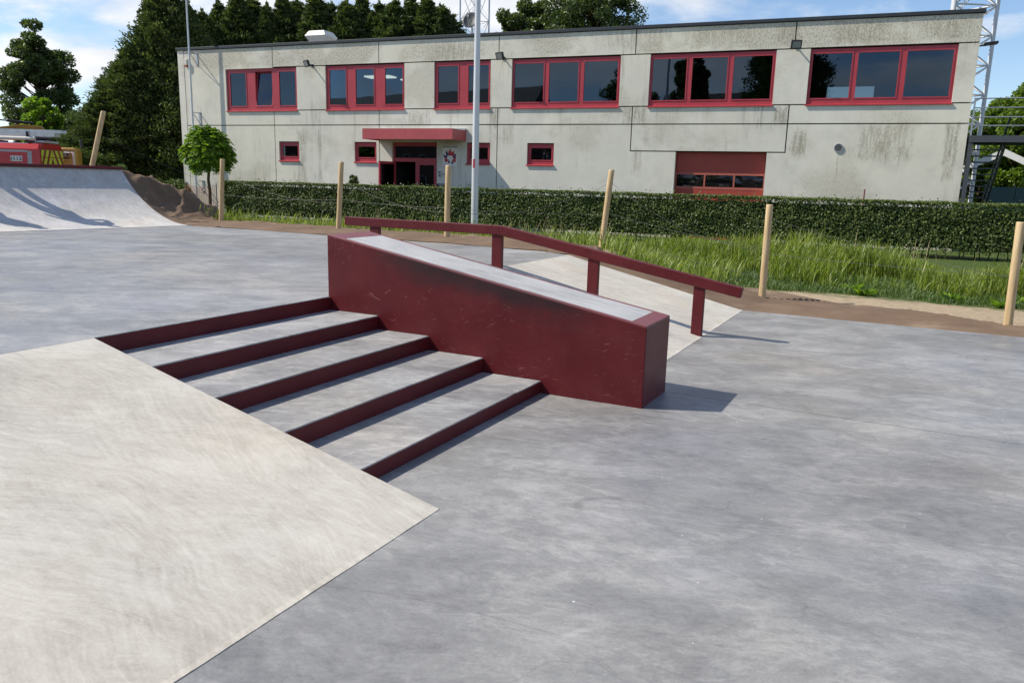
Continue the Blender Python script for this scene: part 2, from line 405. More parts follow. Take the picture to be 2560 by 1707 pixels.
def facade_mat(name, base, band):
    m, t, out = new_mat(name)
    co = obj_co(t)
    s_ = t.new('ShaderNodeSeparateXYZ', Vector=co)
    oi = t.n.new('ShaderNodeObjectInfo').outputs['Random']
    n1 = t.noise(co, 0.35, 6, 0.6, 0.4)
    n2 = t.noise(co, 2.3, 8, 0.65)
    c = t.ramp(t.math('ADD', t.math('MULTIPLY', n1, 0.6), t.math('MULTIPLY', n2, 0.4)), [(0.3, tuple(b * 0.86 for b in base)), (0.7, tuple(min(1, b * 1.10) for b in base))])
    c = t.mix(t.math('MULTIPLY', oi, 0.35), c, t.mix(1.0, c, (0.93, 0.93, 0.915), 'MULTIPLY'))
    warm = t.smooth(t.noise(t.mapping(co, loc=(3, 3, 3)), 0.22, 3), 0.42, 0.62)
    c = t.mix(t.math('MULTIPLY', warm, 0.5), c, t.mix(1.0, c, (1.03, 1.0, 0.92), 'MULTIPLY'))
    # rain streaks
    st = t.noise(t.mapping(co, scale=(2.6, 1, 0.20)), 2.0, 7, 0.68)
    sa = t.smooth(t.noise(t.mapping(co, loc=(8, 2, 5), scale=(1, 1, 0.55)), 0.62, 4), 0.46, 0.66)
    c = t.mix(t.math('MULTIPLY', t.math('MULTIPLY', t.smooth(st, 0.50, 0.70), sa), 0.62), c, (0.25, 0.24, 0.19))
    # cloudy pale and grey patches in the cast face
    cl_ = t.noise(t.mapping(co, loc=(4, 1, 2)), 0.75, 8, 0.66, 0.3)
    c = t.mix(t.math('MULTIPLY', t.smooth(cl_, 0.5, 0.68), 0.5), c, t.mix(1.0, c, (0.80, 0.81, 0.83), 'MULTIPLY'))
    # algae specks that hang together in patches
    sp = t.noise(t.mapping(co, scale=(1.5, 1, 0.75)), 17.0, 6, 0.72)
    pa = t.noise(t.mapping(co, loc=(1, 5, 9), scale=(0.7, 1, 0.9)), 0.5, 6, 0.62)
    hi = t.smooth(s_.outputs[2], band[0], band[1])
    right = t.smooth(s_.outputs[0], -14.0, 12.0)
    thr = t.math('SUBTRACT', 0.565, t.math('MULTIPLY', hi, 0.06))
    area = t.smooth(t.math('ADD', t.math('ADD', pa, t.math('MULTIPLY', hi, 0.085)), t.math('MULTIPLY', right, 0.03)), 0.52, 0.64)
    spk = t.math('MULTIPLY', t.smooth(t.math('SUBTRACT', sp, thr), -0.05, 0.13), area)
    # run-off stains where water leaves sills, vents and joints
    STN = [(4.38, 3.91, 0.22, 0.28, 0.8), (8.85, 3.92, 0.21, 0.28, 0.9), (9.5, 3.06, 0.23, 0.41, 0.9), (13.71, 3.07, 0.17, 0.53, 1), (13.73, 2.39, 0.14, 0.33, 0.9), (11.9, 3.11, 0.74, 0.54, 0.8), (10.67, 2.32, 0.03, 0.52, 0.8), (-0.9, 3.92, 0.2, 0.34, 0.9), (3.98, 3.95, 0.15, 0.25, 0.9), (-0.38, 3.35, 0.22, 0.31, 0.6), (-9.28, 2.45, 0.19, 1.01, 0.7), (-8.43, 2.59, 0.08, 1.13, 0.8), (-4.05, 3.87, 0.53, 0.25, 0.6), (10.93, 6.32, 0.69, 0.3, 0.9), (-2.48, 6.29, 0.92, 0.34, 0.7), (8.88, 6.34, 0.36, 0.29, 0.8), (4.35, 2.48, 0.14, 0.38, 0.5), (4.38, 2.45, 0.15, 0.33, 0.6), (13.23, 6.31, 0.48, 0.27, 0.8), (4.67, 3.31, 0.1, 0.34, 0.5), (4.0, 6.45, 1.1, 0.35, 0.6), (6.9, 6.3, 1.0, 0.3, 0.5)]
    wob_ = t.math('MULTIPLY', t.math('SUBTRACT', t.noise(t.mapping(co, scale=(1.6, 1, 0.9)), 3.0, 6, 0.7), 0.5), 1.5)
    stn = None
    for (su, sz, sw2, sh2, sk) in STN:
        dx = t.math('DIVIDE', t.math('ABSOLUTE', t.math('SUBTRACT', s_.outputs[0], su)), sw2 * 1.25)
        dz = t.math('DIVIDE', t.math('ABSOLUTE', t.math('SUBTRACT', s_.outputs[2], sz)), sh2 * 1.25)
        v_ = t.math('MULTIPLY', t.smooth(t.math('ADD', t.math('MAXIMUM', dx, dz), wob_), 1.05, 0.45), sk)
        stn = v_ if stn is None else t.math('MAXIMUM', stn, v_)
    run = t.noise(t.mapping(co, loc=(2, 0, 7), scale=(4.2, 1, 0.55)), 2.6, 7, 0.72)
    stn = t.math('MULTIPLY', stn, t.smooth(t.math('ADD', t.math('MULTIPLY', run, 0.6), t.math('MULTIPLY', sp, 0.4)), 0.40, 0.60))
    c = t.mix(t.math('MULTIPLY', stn, 0.82), c, (0.235, 0.205, 0.14))
    c = t.mix(t.math('MULTIPLY', area, 0.30), c, (0.42, 0.38, 0.28))
    c = t.mix(t.math('MULTIPLY', spk, 0.75), c, (0.27, 0.235, 0.165))
    principled(t, out, c, 0.85, 0, 0.25, bump(t, t.math('ADD', sp, t.noise(co, 45, 3)), 0.25, 0.004))
    return m

M['facade'] = facade_mat('weathered_precast_concrete', (0.75, 0.725, 0.635), (5.80, 6.05))
M['frame'] = simple('red_window_frame', (0.42, 0.045, 0.062), 0.42, var=0.10, scale=2.0)
M['canopy_red'] = simple('red_canopy_sheet', (0.46, 0.085, 0.095), 0.45, var=0.10, scale=1.2)
M['garage_red'] = simple('brick_red_door_sheet', (0.40, 0.062, 0.042), 0.45, var=0.08, scale=2.0)
M['garage_trim'] = simple('pale_red_door_trim', (0.44, 0.12, 0.085), 0.45, var=0.08)
M['coping'] = simple('anthracite_roof_trim', (0.035, 0.042, 0.048), 0.5, 0.2)
M['roofing'] = simple('grey_roofing', (0.16, 0.16, 0.16), 0.9)
M['inside'] = simple('dim_interior_paint', (0.07, 0.07, 0.068), 0.8)
M['inside_dark'] = simple('dark_interior', (0.03, 0.03, 0.03), 0.8)
M['white'] = simple('white_paint', (0.74, 0.74, 0.72), 0.45, var=0.06)
M['mastwhite'] = simple('dull_white_steel', (0.60, 0.61, 0.62), 0.55, var=0.08)
M['plaswhite'] = simple('offwhite_plastic', (0.66, 0.64, 0.58), 0.5, var=0.07)
M['black'] = simple('black_plastic', (0.018, 0.018, 0.02), 0.45)
M['rubber'] = simple('black_rubber', (0.02, 0.02, 0.02), 0.8)
M['galv'] = simple('galvanised_steel', (0.46, 0.47, 0.49), 0.42, 0.75, var=0.15)
M['wire'] = simple('dull_fence_wire', (0.10, 0.10, 0.10), 0.6, 0.2)
M['steel_dark'] = simple('dark_grey_steel', (0.085, 0.092, 0.10), 0.5, 0.3)
M['pole'] = simple('grey_pole_paint', (0.60, 0.62, 0.64), 0.40, 0.25, var=0.08, scale=1.5)
M['alu'] = simple('aluminium_ladder', (0.62, 0.63, 0.64), 0.35, 0.7)
M['firered'] = simple('fire_red_paint', (0.50, 0.012, 0.012), 0.25, var=0.06, scale=1.0, spec=0.6)
M['chevred'] = simple('chevron_red', (0.24, 0.03, 0.015), 0.4)
M['chevyel'] = simple('chevron_yellow', (0.62, 0.68, 0.04), 0.4, var=0.06)
M['stripe'] = simple('grey_reflective_stripe', (0.40, 0.38, 0.40), 0.4)
M['excav'] = simple('machine_yellow', (0.33, 0.185, 0.03), 0.5, var=0.16)
M['orange'] = simple('orange_plastic_net', (0.62, 0.20, 0.12), 0.6)
M['tent'] = simple('white_tent_fabric', (0.72, 0.72, 0.70), 0.7, var=0.05)
M['green_sheet'] = simple('dark_green_sheet', (0.012, 0.055, 0.06), 0.5)
M['bin_green'] = simple('green_bin_plastic', (0.05, 0.12, 0.07), 0.5)
M['rust'] = simple('rusty_red_pole', (0.18, 0.05, 0.035), 0.6)
M['text_dark'] = simple('dark_print', (0.03, 0.02, 0.03), 0.5)
M['flame_red'] = simple('red_print', (0.50, 0.03, 0.035), 0.5)
M['flame_blue'] = simple('navy_print', (0.04, 0.03, 0.12), 0.5)
M['siren_orange'] = simple('orange_lens', (0.55, 0.13, 0.04), 0.35)
M['lens'] = simple('lamp_lens', (0.30, 0.31, 0.31), 0.25)
M['shed'] = simple('light_grey_cladding', (0.55, 0.56, 0.57), 0.6)
M['shed_dark'] = simple('blue_grey_cladding', (0.17, 0.185, 0.20), 0.6)
M['tile'] = simple('dark_roof_tile', (0.07, 0.06, 0.055), 0.75, var=0.3, scale=12)
M['brick'] = simple('brown_brick', (0.20, 0.11, 0.075), 0.85, var=0.25, scale=12)

def wood_mat():
    m, t, out = new_mat('peeled_pine')
    co = obj_co(t)
    n = t.noise(t.mapping(co, scale=(9, 9, 0.9)), 2.5, 7, 0.65, 0.6)
    k = t.noise(t.mapping(co, scale=(4, 4, 2.2)), 1.6, 3)
    c = t.ramp(n, [(0.28, (0.38, 0.26, 0.13)), (0.55, (0.55, 0.41, 0.23)), (0.78, (0.66, 0.53, 0.34))])
    c = t.mix(t.smooth(k, 0.64, 0.72), c, (0.19, 0.10, 0.045))
    principled(t, out, c, 0.7, 0, 0.3, bump(t, n, 0.35, 0.006))
    return m
M['wood'] = wood_mat()

def glass_mat():
    m, t, out = new_mat('window_glass')
    P = geo_pos(t)
    nm = bump(t, t.noise(P, 0.9, 2), 0.02, 0.05)
    fr = t.n.new('ShaderNodeFresnel'); fr.inputs['IOR'].default_value = 1.72
    g = t.new('ShaderNodeBsdfGlossy', Color=(0.58, 0.76, 1.0), Roughness=0.01, Normal=nm)
    tr = t.new('ShaderNodeBsdfTransparent', Color=(0.42, 0.47, 0.48))
    mx = t.n.new('ShaderNodeMixShader')
    t.l.new(fr.outputs[0], mx.inputs[0]); t.l.new(tr.outputs[0], mx.inputs[1]); t.l.new(g.outputs[0], mx.inputs[2])
    t.l.new(mx.outputs[0], out.inputs[0])
    return m
M['glass'] = glass_mat()
def wavy_glass():
    m, t, out = new_mat('wavy_plastic_pane')
    co = obj_co(t)
    nm = bump(t, t.noise(t.mapping(co, scale=(1, 1, 2.2)), 1.3, 1), 0.6, 0.25)
    principled(t, out, (0.01, 0.01, 0.011), 0.06, 0, 0.6, nm)
    return m
M['wavy'] = wavy_glass()
def emit_mat(name, col, s):
    m, t, out = new_mat(name)
    e = t.new('ShaderNodeEmission', Color=col, Strength=s)
    t.l.new(e.outputs[0], out.inputs[0])
    return m
M['ceil_light'] = emit_mat('lit_ceiling_panel', (1, 0.95, 0.82), 3.0)

def cloth_mat():
    m, t, out = new_mat('brown_geotextile')
    P = geo_pos(t)
    n = t.noise(P, 1.4, 6, 0.6); f = t.noise(P, 120, 3, 0.7)
    v = t.math('ADD', t.math('MULTIPLY', n, 0.65), t.math('MULTIPLY', f, 0.35))
    c = t.ramp(v, [(0.3, (0.115, 0.078, 0.053)), (0.7, (0.215, 0.150, 0.104))])
    sand = t.smooth(t.noise(t.mapping(P, loc=(3, 1, 0)), 0.9, 7, 0.65), 0.55, 0.72)
    c = t.mix(t.math('MULTIPLY', sand, 0.5), c, (0.34, 0.265, 0.185))
    principled(t, out, c, 0.92, 0, 0.15, bump(t, f, 0.3, 0.004))
    return m
M['cloth'] = cloth_mat()

def verge_mat():
    m, t, out = new_mat('verge_soil_and_turf')
    P = geo_pos(t)
    tt = t.vmath('DOT_PRODUCT', t.vmath('SUBTRACT', P, (AX, AY, 0)), tuple(ER))
    n = t.noise(P, 2.2, 8, 0.7); n2 = t.noise(t.mapping(P, scale=(1, 2.2, 1)), 9, 6, 0.7)
    soil = t.ramp(n2, [(0.3, (0.23, 0.175, 0.115)), (0.55, (0.38, 0.30, 0.205)), (0.75, (0.48, 0.40, 0.29))])
    turf = t.ramp(n2, [(0.3, (0.035, 0.055, 0.014)), (0.7, (0.085, 0.125, 0.032))])
    edge = t.math('ADD', tt, t.math('MULTIPLY', t.math('SUBTRACT', n, 0.5), 2.4))
    c = t.mix(t.smooth(edge, 8.0, 8.8), soil, turf)
    principled(t, out, c, 0.95, 0, 0.15, bump(t, n2, 0.7, 0.02))
    return m
M['verge'] = verge_mat()
def ground_mat():
    m, t, out = new_mat('rough_grass_ground')
    P = geo_pos(t)
    n = t.noise(P, 0.6, 8, 0.7)
    c = t.ramp(n, [(0.3, (0.045, 0.062, 0.02)), (0.7, (0.11, 0.13, 0.05))])
    principled(t, out, c, 0.95, 0, 0.1)
    return m
M['ground'] = ground_mat()

def leaf_mat(name, stops, rough=0.5, trans=0.3, spec=0.4):
    m, t, out = new_mat(name)
    g = t.n.new('ShaderNodeNewGeometry')
    r = g.outputs['Random Per Island']
    n = t.noise(g.outputs['Position'], 0.9, 3)
    v = t.math('ADD', t.math('MULTIPLY', r, 0.7), t.math('MULTIPLY', n, 0.3))
    c = t.ramp(v, stops)
    p = t.n.new('ShaderNodeBsdfPrincipled')
    t._set(p.inputs['Base Color'], c); t._set(p.inputs['Roughness'], rough); t._set(p.inputs['Specular IOR Level'], spec)
    tl = t.new('ShaderNodeBsdfTranslucent', Color=t.mix(1.0, c, (1.25, 1.35, 0.6), 'MULTIPLY'))
    mx = t.n.new('ShaderNodeMixShader'); mx.inputs[0].default_value = trans
    t.l.new(p.outputs[0], mx.inputs[1]); t.l.new(tl.outputs[0], mx.inputs[2]); t.l.new(mx.outputs[0], out.inputs[0])
    return m
M['hedge_leaf'] = leaf_mat('hedge_leaf', [(0.15, (0.040, 0.066, 0.016)), (0.55, (0.098, 0.142, 0.032)), (0.82, (0.165, 0.205, 0.055)), (0.94, (0.16, 0.085, 0.045))], 0.5, 0.25, 0.35)
M['conifer_leaf'] = leaf_mat('conifer_spray', [(0.2, (0.036, 0.060, 0.022)), (0.6, (0.080, 0.115, 0.038)), (0.85, (0.150, 0.175, 0.060))], 0.6, 0.28, 0.25)
M['broad_leaf'] = leaf_mat('broad_leaf', [(0.15, (0.038, 0.064, 0.020)), (0.6, (0.088, 0.128, 0.036)), (0.85, (0.15, 0.19, 0.06))], 0.42, 0.34, 0.45)
M['bright_leaf'] = leaf_mat('bright_green_leaf', [(0.15, (0.08, 0.15, 0.014)), (0.6, (0.18, 0.30, 0.03)), (0.9, (0.36, 0.48, 0.06))], 0.45, 0.5)
M['lime_leaf'] = leaf_mat('mid_green_leaf', [(0.15, (0.07, 0.12, 0.014)), (0.6, (0.14, 0.22, 0.028)), (0.9, (0.22, 0.30, 0.045))], 0.45, 0.45)
M['grass_tall'] = leaf_mat('tall_grass_blade', [(0.1, (0.085, 0.135, 0.018)), (0.55, (0.20, 0.265, 0.042)), (0.85, (0.34, 0.38, 0.10)), (0.95, (0.46, 0.42, 0.20))], 0.45, 0.42, 0.4)
M['grass_short'] = leaf_mat('short_grass_blade', [(0.1, (0.05, 0.095, 0.02)), (0.6, (0.10, 0.165, 0.035)), (0.9, (0.17, 0.20, 0.07))], 0.5, 0.3)
M['dry_stalk'] = leaf_mat('dry_seed_stalk', [(0.2, (0.24, 0.20, 0.10)), (0.8, (0.42, 0.35, 0.19))], 0.6, 0.3)
def bark_mat():
    m, t, out = new_mat('bark')
    co = obj_co(t)
    n = t.noise(t.mapping(co, scale=(6, 6, 1.2)), 2.5, 6, 0.7)
    principled(t, out, t.ramp(n, [(0.3, (0.05, 0.035, 0.022)), (0.7, (0.15, 0.105, 0.065))]), 0.9, 0, 0.2, bump(t, n, 0.6, 0.02))
    return m
M['bark'] = bark_mat()
M['shade_core'] = simple('dark_inner_shade', (0.012, 0.014, 0.008), 0.95)  # near-black colour stands in for the shade inside the hedge


# ------------------------------------------------------------------ text as mesh
def text_part(name, body, size, mat, parent, matrix, sx=1.0, depth=0.002):
    cu = bpy.data.curves.new(name + '_curve', 'FONT')
    cu.body = body; cu.size = size; cu.extrude = depth; cu.align_x = 'CENTER'; cu.align_y = 'CENTER'; cu.resolution_u = 3
    tmp = bpy.data.objects.new(name + '_tmp', cu); COL.objects.link(tmp)
    bpy.context.view_layer.update()
    dg = bpy.context.evaluated_depsgraph_get()
    me = bpy.data.meshes.new_from_object(tmp.evaluated_get(dg))
    bpy.data.objects.remove(tmp)
    me.transform(Matrix.Diagonal((sx, 1, 1, 1))); me.transform(matrix)
    me.materials.clear(); me.materials.append(mat)
    return fin(name, me, parent)

# ================================================================== GROUND
gm = MB()
n_g = 24
xs = [-600, -250, -120, -60, -30, 0, 30, 60, 120, 250, 600]
ys = [-600, -250, -120, -60, -30, 0, 30, 60, 120, 250, 600, 900]
for i in range(len(xs) - 1):
    for j in range(len(ys) - 1):
        gm.add([(xs[i], ys[j], -0.16), (xs[i+1], ys[j], -0.16), (xs[i+1], ys[j+1], -0.16), (xs[i], ys[j+1], -0.16)], [(0, 1, 2, 3)])
tag(gm.build('ground', M['ground']), kind='structure')

def hdeck(s):
    return ZD * min(1.0, max(0.0, (s - FOOT) / (TOP - FOOT)))
def sstep(x, a, b):
    x = min(1.0, max(0.0, (x - a) / (b - a))); return x * x * (3 - 2 * x)
def terrain(s, t):
    h = hdeck(s)
    a_ = 5.7 + 1.7 * sstep(s, 2.0, 3.4) + 0.2 * max(0, min(1, (s - 3) / 6))
    fall = 1 - sstep(t, a_, a_ + 3.4)
    z = -0.05 + (h + 0.03) * fall
    p = W(s, t)
    z += 0.05 * (mnoise.noise(Vector((p.x * 0.6, p.y * 0.6, 1.3)))) * min(1, max(0, (t - 5.5) / 1.5))
    return z

def grid_mesh(name, S, T, fn, mat, smooth=True):
    ns, nt_ = len(S), len(T)
    V = [fn(s, t) for s in S for t in T]
    F = [(i * nt_ + j, i * nt_ + j + 1, (i + 1) * nt_ + j + 1, (i + 1) * nt_ + j) for i in range(ns - 1) for j in range(nt_ - 1)]
    return arr_mesh(name, np.array([tuple(v) for v in V]), np.array(F), mat, smooth=smooth)
S = list(np.arange(-26, 44, 0.35)); T = list(np.arange(5.30, 16, 0.3)) + list(np.arange(16, 60, 2.0))
tag(grid_mesh('verge', S, T, lambda s, t: W(s, t, terrain(s, t)), M['verge']), kind='structure')

# ------------------------------------------------------------------ skatepark floor
floor = thing('skatepark_floor', None, None); tag(floor, kind='structure')
def slab(poly_st, ztop, thick, name='slab', mat=None):
    mb = MB(); pts = [W(s, t, ztop) for s, t in poly_st]
    # make sure of upward winding
    area = sum(pts[i].x * pts[(i+1) % len(pts)].y - pts[(i+1) % len(pts)].x * pts[i].y for i in range(len(pts)))
    if area < 0: pts = pts[::-1]
    mb.prism([p - Vector((0, 0, thick)) for p in pts], (0, 0, thick))
    return mb.build(name, mat or M['deck'], floor)
g = 0.004
# lower deck, cast in bays with thin joints
slab([(FOOT - g, -30), (FOOT - g, -2.335), (D0 - 0.001, -2.335), (D0 - 0.001, -0.004), (FOOT - g, -0.004), (FOOT - g, 0.59), (-9, 0.50), (-9, -30)], 0.0, 0.14)
slab([(FOOT - g, 0.59 + 2*g), (FOOT - g, BACK), (-9, BACK - 0.12), (-9, 0.50 + 2*g)], 0.0, 0.14)
slab([(-9 - 2*g, -30), (-9 - 2*g, 0.50), (-22, 0.4), (-22, -30)], 0.0, 0.14)
slab([(-9 - 2*g, 0.50 + 2*g), (-9 - 2*g, BACK - 0.12), (-22, BACK - 0.3), (-22, 0.4 + 2*g)], 0.0, 0.14)
# upper deck
UP = TOP + 0.004
slab([(UP, -30), (UP, -2.335), (D0 + 4 * TR + 0.012, -2.325), (D0 + 4 * TR + 0.012, -0.006), (3.012, -0.006), (3.012, 0.615), (UP, 0.617), (UP, 2.2), (34, 2.2), (34, -30)], ZD, 0.70)
slab([(UP, 2.2 + 2*g), (UP, BACK), (3.5, 5.68), (4.6, 5.88), (8.5, 6.02), (14.5, 6.15), (34, 6.2), (34, 2.2 + 2*g)], ZD, 0.70)

# ------------------------------------------------------------------ banks
def bank(label, t0, t1):
    o = thing('bank_ramp', label, 'skate ramp', W(FOOT, t0), PARK_ROT, 'sloping banks beside the stairs')
    L = TOP - FOOT; n = 10; w = t1 - t0
    mb = MB(); m = int(w / 0.06); vs = []; fs = []
    xs_ = [0.0, 0.03] + [L * i / n for i in range(1, n + 1)]
    for j in range(m + 1):
        y = -w * j / m
        jt = 0.004 * mnoise.noise(Vector((y * 7 + t0, 1.7, 0))) - 0.010 * max(0, mnoise.noise(Vector((y * 3.1, 4.4, t0))) - 0.35)
        row_ = [(jt, y, -0.13), (jt, y, 0.003 + 0.002 * mnoise.noise(Vector((y * 11, 0, 2))))]
        row_ += [(x, y, ZD * x / L + 0.004 * mnoise.noise(Vector((x * 1.3, y * 1.3, 5))) * (1 if x < L - 0.1 else 0)) for x in xs_[1:]] + [(L, y, -0.13)]
        vs += row_
    q = len(row_)
    for j in range(m):
        for i in range(q - 1): fs.append((j * q + i, (j + 1) * q + i, (j + 1) * q + i + 1, j * q + i + 1))
    fs += [tuple(range(q)), tuple(range(m * q + q - 1, m * q - 1, -1))]
    mb.add(vs, [f[::-1] for f in fs] if False else fs)
    mb.build('slope', M['bank'], o)
    return o
bank('beige sloping concrete bank in the near left corner beside the five stairs', -13.0, -2.337)
bank('pale sloping concrete bank behind the long red ledge, under the handrail', 0.616, BACK)

# ------------------------------------------------------------------ stairs
st = thing('concrete_stairs', 'five step concrete stairs with dark red painted risers', 'stairs', W(D0, -2.33), PARK_ROT)
wst = 2.33 - 0.006
for i in range(5):
    z0 = 0 if i == 0 else R1 + (i - 1) * RR
    z1 = R1 + i * RR
    x = i * TR
    mb = MB(); mb.box(x + 0.001, x + 0.012, -wst, -0.0, z0 - (0.03 if i else 0), z1 - 0.008)
    mb.build('riser', M['red'], st)
    if i < 4:
        mb = MB(); mb.box(x + 0.002 if False else x, x + TR, -wst, 0, -0.13, z1 - 0.0085 + 0.0)
        # tread with a chipped, hand finished nosing
        mb = MB(); nn = 40
        top = []; front = []
        for k in range(nn + 1):
            y = -wst * k / nn
            j = 0.0025 * mnoise.noise(Vector((y * 9, i * 3.3, 0))) - max(0, mnoise.noise(Vector((y * 4, i * 7.7, 5))) - 0.42) * 0.02
            top.append((x + 0.0015 - j, y, z1)); front.append((x - j * 0.5, y, z1 - 0.009))
        vs = []; fs = []
        for k in range(nn + 1):
            vs += [(x + TR, -wst * k / nn, z1 + 0.0), top[k], front[k], (x + 0.013, -wst * k / nn, z1 - 0.0095), (x + 0.013, -wst * k / nn, -0.1)]
        for k in range(nn):
            a, b = k * 5, (k + 1) * 5
            for q in range(4): fs.append((a + q, a + q + 1, b + q + 1, b + q))
        mb.add(vs, fs)
        mb.build('tread', M['tread'], st)
    else:
        mb = MB(); mb.box(x + 0.0, x + 0.0115, -wst, 0, z1 - 0.007, z1 - 0.0005)
        mb.build('nosing', M['tread'], st)

# ------------------------------------------------------------------ ledge beside the stairs
hub = thing('hubba_ledge', 'long dark red sloping ledge with a grey concrete top beside the stairs', 'skate ledge', W(0, 0), PARK_ROT)
HL, HW, HF, HB = 3.005, 0.609, 0.632, 1.153
mb = MB()
fr = 0.040
sl = (HB - HF) / HL
body_b = [(0, 0, -0.13), (HL, 0, -0.13), (HL, -HW, -0.13), (0, -HW, -0.13)]
body_t = [(0, 0, HF), (HL, 0, HB), (HL, -HW, HB), (0, -HW, HF)]
e1, e2 = 0.13, 0.17
inn = [(e1, -fr, HF + sl * e1), (HL - e2, -fr, HB - sl * e2), (HL - e2, -HW + fr, HB - sl * e2), (e1, -HW + fr, HF + sl * e1)]
inn_b = [(x, y, z - 0.012) for x, y, z in inn]
vs = body_b + body_t + inn + inn_b
fs = [(3, 2, 1, 0), (0, 1, 5, 4), (1, 2, 6, 5), (2, 3, 7, 6), (3, 0, 4, 7)]
for i in range(4):
    j = (i + 1) % 4
    fs += [(4 + i, 4 + j, 8 + j, 8 + i), (8 + i, 8 + j, 12 + j, 12 + i)]
mb.add(vs, fs)
bo = mb.build('body', M['red_hub'], hub)
md = bo.modifiers.new('bevel', 'BEVEL'); md.width = 0.006; md.segments = 2; md.limit_method = 'ANGLE'; md.angle_limit = R_(60)
mb = MB()
nx, ny = 60, 8
vs = []
for i in range(nx + 1):
    for j in range(ny + 1):
        x = e1 + 0.001 + (HL - e2 - e1 - 0.002) * i / nx; y = -fr - 0.001 - (HW - 2 * fr - 0.002) * j / ny
        vs.append((x, y, HF + sl * x - 0.0018 + 0.0015 * mnoise.noise(Vector((x * 2, y * 6, 0)))))
fs = [(i * (ny + 1) + j, i * (ny + 1) + j + 1, (i + 1) * (ny + 1) + j + 1, (i + 1) * (ny + 1) + j) for i in range(nx) for j in range(ny)]
mb.add(vs, [f[::-1] for f in fs])
mb.build('concrete_top', M['ledge'], hub, smooth=True)

# ------------------------------------------------------------------ flat bar rail
RT = 3.127
rail = thing('grind_rail', 'dark red square steel handrail, kinked, on four legs behind the ledge', 'skate rail', W(0, RT), PARK_ROT)
w_ = 0.10
up_t = [(-0.082, 0.586), (2.905, 1.118), (5.352, 1.128)]
up_b = [(-0.062, 0.476), (2.945, 1.004), (5.352, 1.012)]
prof = up_t + up_b[::-1]
mb = MB(); mb.prism([(x, 0, z) for x, z in prof], (0, -w_, 0))
mb.build('top_bar', M['red_rail'], rail, bevel=0.006)
def leg(x0, x1, zb):
    def under(x):
        (xa, za), (xb, zb_), (xc, zc) = up_b
        return za + (zb_ - za) * (x - xa) / (xb - xa) if x < xb else zb_ + (zc - zb_) * (x - xb) / (xc - xb)
    mb = MB(); y0, y1 = -0.018, -w_ + 0.018
    vs = [(x0, y0, zb), (x1, y0, zb), (x1, y1, zb), (x0, y1, zb), (x0, y0, under(x0) + 0.003), (x1, y0, under(x1) + 0.003), (x1, y1, under(x1) + 0.003), (x0, y1, under(x0) + 0.003)]
    mb.add(vs, ((3,2,1,0),(4,5,6,7),(0,1,5,4),(1,2,6,5),(2,3,7,6),(3,0,4,7)))
    mb.build('leg', M['red'], rail, bevel=0.005)
leg(0.332, 0.455, 0.0); leg(1.602, 1.735, 0.26); leg(2.90, 3.038, 0.57); leg(4.79, 4.935, ZD - 0.02)

# ------------------------------------------------------------------ quarter pipe
QC = gz(2200 / 4.6125, 280 + 1312 / 4.6125, ZD)
QA = R_(56.657)
QU = Vector((math.cos(QA), math.sin(QA), 0)); QN = Vector((-QU.y, QU.x, 0))
qp = thing('quarter_pipe', 'tall curved concrete quarter pipe with dark red coping at the left', 'skate ramp', (QC.x, QC.y, ZD), QA)
QR, QX = 3.2, 2.45
def qprof(x): return QR - math.sqrt(QR * QR - x * x)
QZ = qprof(QX)
LQ = 11.0
mb = MB()
poly = [(0, 0.008)] + [(QX * i / 26, qprof(QX * i / 26) + 0.002) for i in range(1, 27)]
poly = [(QX + 1.6, QZ), (QX + 1.6, -0.6), (0, -0.6)] + poly
mb.prism([(0, y, z) for y, z in poly], (-LQ, 0, 0))
o = mb.build('ramp_surface', M['ramp'], qp)
mb = MB(); mb.box(-LQ, 0.01, QX - 0.075, QX + 0.17, QZ - 0.03, QZ + 0.035)
mb.build('coping', M['red'], qp, bevel=0.012)

# ------------------------------------------------------------------ geotextile
def sheet_edge(s):
    if s < -3: return 6.45
    if s < 0.4: return 6.45 + (8.15 - 6.45) * ((s + 3) / 3.4) ** 1.3
    if s < 3.4: return 8.15 - 1.75 * sstep(s, 0.3, 2.8) + 1.35 * sstep(s, 2.7, 3.4)
    return 7.75 + 0.2 * min(1, (s - 3) / 5)
def wrinkle(p, k=1.0):
    a = mnoise.noise(Vector((p.x * 1.1 + 3, p.y * 1.9, 2.2)))
    b = mnoise.noise(Vector((p.x * 0.9, p.y * 4.2 + 0.8 * p.x, 5.1)))
    c = mnoise.noise(Vector((p.x * 3.1, p.y * 7.5 + p.x, 9.1)))
    return k * (0.035 * a + 0.045 * (1 - abs(b)) ** 3 + 0.012 * c)
S = list(np.arange(-20, 13.2, 0.09)); T = [i / 26 for i in range(27)]
def fsheet(s, u):
    eb = sheet_edge(s) + 0.22 * mnoise.noise(Vector((s * 0.8, 0, 0)))
    t0 = 5.46 if s < 3.0 else min(6.2, 5.46 + (s - 3) * 0.28)
    if s <= -9: t0 = 5.34
    if s < 0: t0 = min(t0, BACK - 0.0133 * max(0, -s) + 0.015)
    if s > 3.0: t0 = max(t0, {True: 5.6}.get(s < 3.5, 5.95)) + 0.1
    t = t0 + (eb - t0) * u
    p = W(s, t)
    z = terrain(s, t) + 0.012 + wrinkle(p) * min(1, u * 6) * (1 if u < 0.9 else (1 - u) * 10)
    h = hdeck(s)
    if h > 0.001: z += 0.03 * math.sin(math.pi * min(1, u * 1.3)) if u < 0.77 else 0
    return W(s, t, max(z, h - 0.02 if u < 0.04 else -9))
sh = grid_mesh('geotextile_sheet', S, T, fsheet, M['cloth'])
tag(sh, 'brown geotextile sheet laid along the back edge of the concrete', 'ground fabric')
